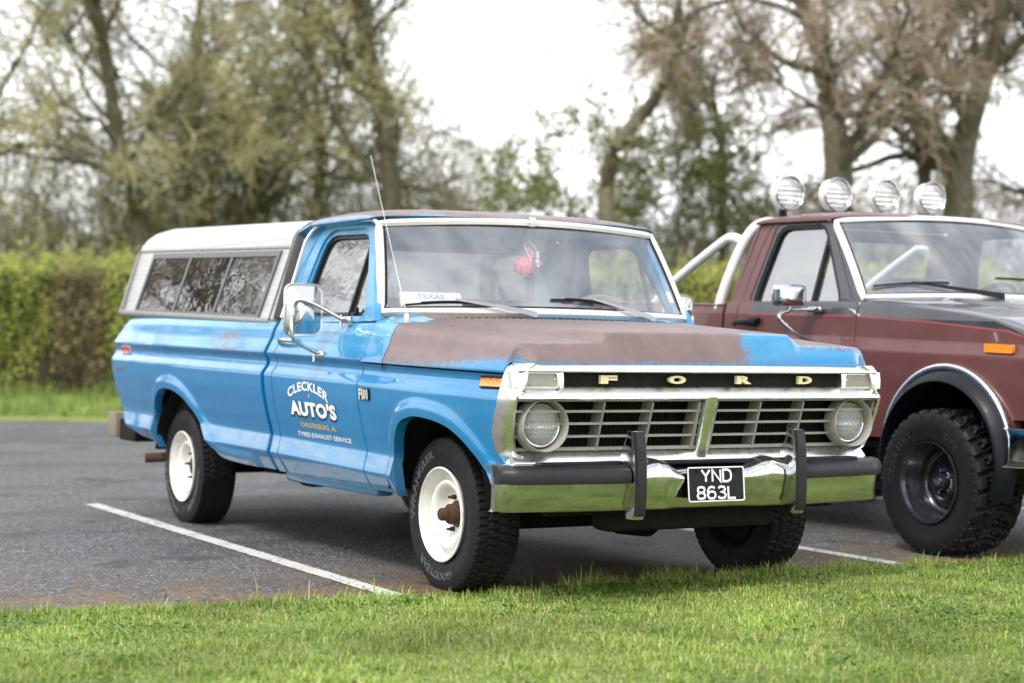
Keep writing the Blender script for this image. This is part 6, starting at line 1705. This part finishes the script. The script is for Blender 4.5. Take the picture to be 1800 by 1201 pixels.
# the row goes on to the left of the picture: seen only mirrored in the side windows
for k, (d, s, a, h, lab) in enumerate(((34.5, -24.4, 40, .78, 'bare tree mirrored in the camper window panes'), (28.6, -21.6, 200, .80, 'bare tree mirrored in the glass of the blue door'))):
    src = (m2, m1)[k]; c = clone(src); x, y = far(d, s); c.location = (x, y, 0); c.rotation_euler = (0, 0, R(a)); c.scale = (h, h, h); c['label'] = lab
def thicket(label, d, px0, px1, h, seed, twig, pal, nleaf, n=200):
    rg = np.random.default_rng(seed); s0, s1 = PX2(px0, d), PX2(px1, d); base = far(d, (s0 + s1) / 2)
    root = thing('scrub_thicket', label, 'thicket', (base[0], base[1], 0), 'thickets behind the hedge')
    s = rg.uniform(s0, s1, n); dd = d + rg.uniform(-1, 1.2, n); P0 = np.stack([np.array([far(a, b) for a, b in zip(dd, s)])[:, 0] - base[0], np.array([far(a, b) for a, b in zip(dd, s)])[:, 1] - base[1], 0 * s], 1)
    D = nrm(np.stack([rg.normal(0, .25, n), rg.normal(0, .25, n), np.ones(n)], 1)); P1, R1 = grow(rg, P0, D, h * rg.uniform(.45, 1.1, n), rg.uniform(.012, .030, n), 8, .13, .03, .3)
    cr = Pile(); V, F = tubes(P1, R1, 4); cr.add(V, F, TW_DARK)
    p, D, Ln, r = spawn(rg, P1, R1, 14, .15, 1, .75, .32, .6, .45); P2, R2 = grow(rg, p, D, Ln, np.full(len(p), .010), 4, .22, .03, .5); V, F = tubes(P2, R2, 3); cr.add(V, F, np.array(twig) * rg.uniform(.6, 1.2, (len(P2), 1)).repeat(15, 0))
    p, D, Ln, r = spawn(rg, P2, R2, 4, .1, 1, .7, .5, .6, .2); P3, R3 = grow(rg, p, D, Ln, np.full(len(p), .006), 3, .25, .0, .6); V, F = tubes(P3, R3, 3); cr.add(V, F, np.array(twig) * rg.uniform(.7, 1.3, (len(P3), 1)).repeat(12, 0))
    A = P3.reshape(-1, 3); k = rg.integers(0, len(A), nleaf); V, F, c = leaf_quads(rg, A[k] + rg.normal(0, .06, (nleaf, 3)), .045, pal); cr.add(V, F, c, 1)
    cr.build('stems', [M['twig'], M['leaf']], root)
thicket('olive scrub between the ivy trees and the camper shell', 45, -60, 330, 5.6, 31, TW_OLIVE, OLIVE, 10000, 260)
thicket('dark leafy scrub behind the cab of the blue truck', 46, 290, 835, 7.0, 32, TW_OLIVE, IVY + OLIVE + OLIVE, 20000, 300)
thicket('green scrub at the foot of the S shaped tree', 44, 1060, 1420, 4.8, 33, TW_TAN, FRESH + OLIVE, 13000)
thicket('brown twiggy scrub behind the maroon truck', 45, 1380, 1880, 6.0, 34, TW_PINK, BROWN + OLIVE, 9000, 260)
# clipped hedge, one plant mass: leaf shell over a twiggy core
def hedge():
    rg = np.random.default_rng(41); d0, d1, s0, s1, H = 32.6, 34.6, -26, 15, 2.38
    c0 = far((d0 + d1) / 2, 0); root = thing('hedge', 'long clipped hedge, fresh yellow green with a bare brown stretch, behind the car park', 'hedge', (c0[0], c0[1], 0))
    def lump(s, z): return .20 * np.sin(s * 1.9 + 2 * np.sin(z * 1.4)) + .12 * np.sin(s * 4.3 + z * 3.1) + .07 * np.sin(s * 9.1 - z * 5)
    n = 150000; kind = rg.uniform(0, 1, n) < .80
    s = rg.uniform(s0, s1, n); z = rg.uniform(.04, H, n); dep = d0 + .25 * (z > 2.2) * (z - 2.2) - lump(s, z) * .8 + rg.exponential(.10, n) - .05
    zt = H + lump(s, 3 * s) * .8 - rg.exponential(.08, n) + .06; dt = rg.uniform(d0, d1, n)
    z = np.where(kind, np.minimum(z, H + lump(s, 3 * s) * .8), zt); dep = np.where(kind, dep, dt)
    C = np.stack([7.41 + AD[0] * dep + AN[0] * s - c0[0], -4.75 + AD[1] * dep + AN[1] * s - c0[1], z], 1)
    V, F, c = leaf_quads(rg, C, .034, [(.34, .40, .06), (.44, .48, .10), (.24, .30, .05), (.54, .55, .17)])
    pxs = 900 + s / d0 * 3302; bare = np.clip(sstep(60, 110, pxs) * (1 - sstep(165, 215, pxs)), 0, 1) * sstep(2.45, 2.15, z) + .5 * sstep(.9, .3, z) + .35 * (np.sin(s * 1.1 + 4) > .6) * (s > -8)
    br = rg.uniform(0, 1, n) < bare * .66; bc = np.array(BROWN)[rg.integers(0, 3, n)] * rg.uniform(.6, 1.15, (n, 1)) * np.array([.95, 1, .85])
    c = np.where(br.repeat(4)[:, None], bc.repeat(4, 0), c)
    p = Pile(); p.add(V, F, c, 1)
    m = 1700; ss = rg.uniform(s0, s1, m); dd = rg.uniform(d0, d1, m); P0 = np.stack([7.41 + AD[0] * dd + AN[0] * ss - c0[0], -4.75 + AD[1] * dd + AN[1] * ss - c0[1], H - .1 + 0 * ss], 1)
    P1, R1 = grow(rg, P0, nrm(rg.normal(0, .35, (m, 3)) + np.array([0, 0, 1.0])), rg.uniform(.15, .65, m), np.full(m, .008), 4, .15, .05, .5); V, F = tubes(P1, R1, 3); p.add(V, F, TW_OLIVE)
    A = P1.reshape(-1, 3); V, F, c = leaf_quads(rg, A[rg.integers(0, len(A), 15000)] + rg.normal(0, .05, (15000, 3)), .032, [(.33, .39, .075), (.40, .44, .12)]); p.add(V, F, c, 1)
    m = 9000; ss = rg.uniform(s0, s1, m); dd = d0 + .3 + rg.uniform(0, 1.2, m); P0 = np.stack([7.41 + AD[0] * dd + AN[0] * ss - c0[0], -4.75 + AD[1] * dd + AN[1] * ss - c0[1], rg.uniform(0, 1.6, m)], 1)
    D = nrm(np.stack([-AD[0] * rg.uniform(-.3, .9, m), -AD[1] * rg.uniform(-.3, .9, m), np.ones(m)], 1) + rg.normal(0, .25, (m, 3))); P1, R1 = grow(rg, P0, D, rg.uniform(.5, 1.1, m), np.full(m, .012), 4, .2, .02, .4); V, F = tubes(P1, R1, 3); p.add(V, F, TW_DARK)
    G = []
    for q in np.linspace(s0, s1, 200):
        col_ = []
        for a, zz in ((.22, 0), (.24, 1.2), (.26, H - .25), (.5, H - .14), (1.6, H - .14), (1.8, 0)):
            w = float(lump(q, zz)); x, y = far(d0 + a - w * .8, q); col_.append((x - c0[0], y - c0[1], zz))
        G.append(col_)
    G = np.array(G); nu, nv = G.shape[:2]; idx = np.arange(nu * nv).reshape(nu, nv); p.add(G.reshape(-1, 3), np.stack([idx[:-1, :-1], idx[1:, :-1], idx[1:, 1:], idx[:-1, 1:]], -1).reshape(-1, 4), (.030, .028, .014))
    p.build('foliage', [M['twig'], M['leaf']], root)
hedge()
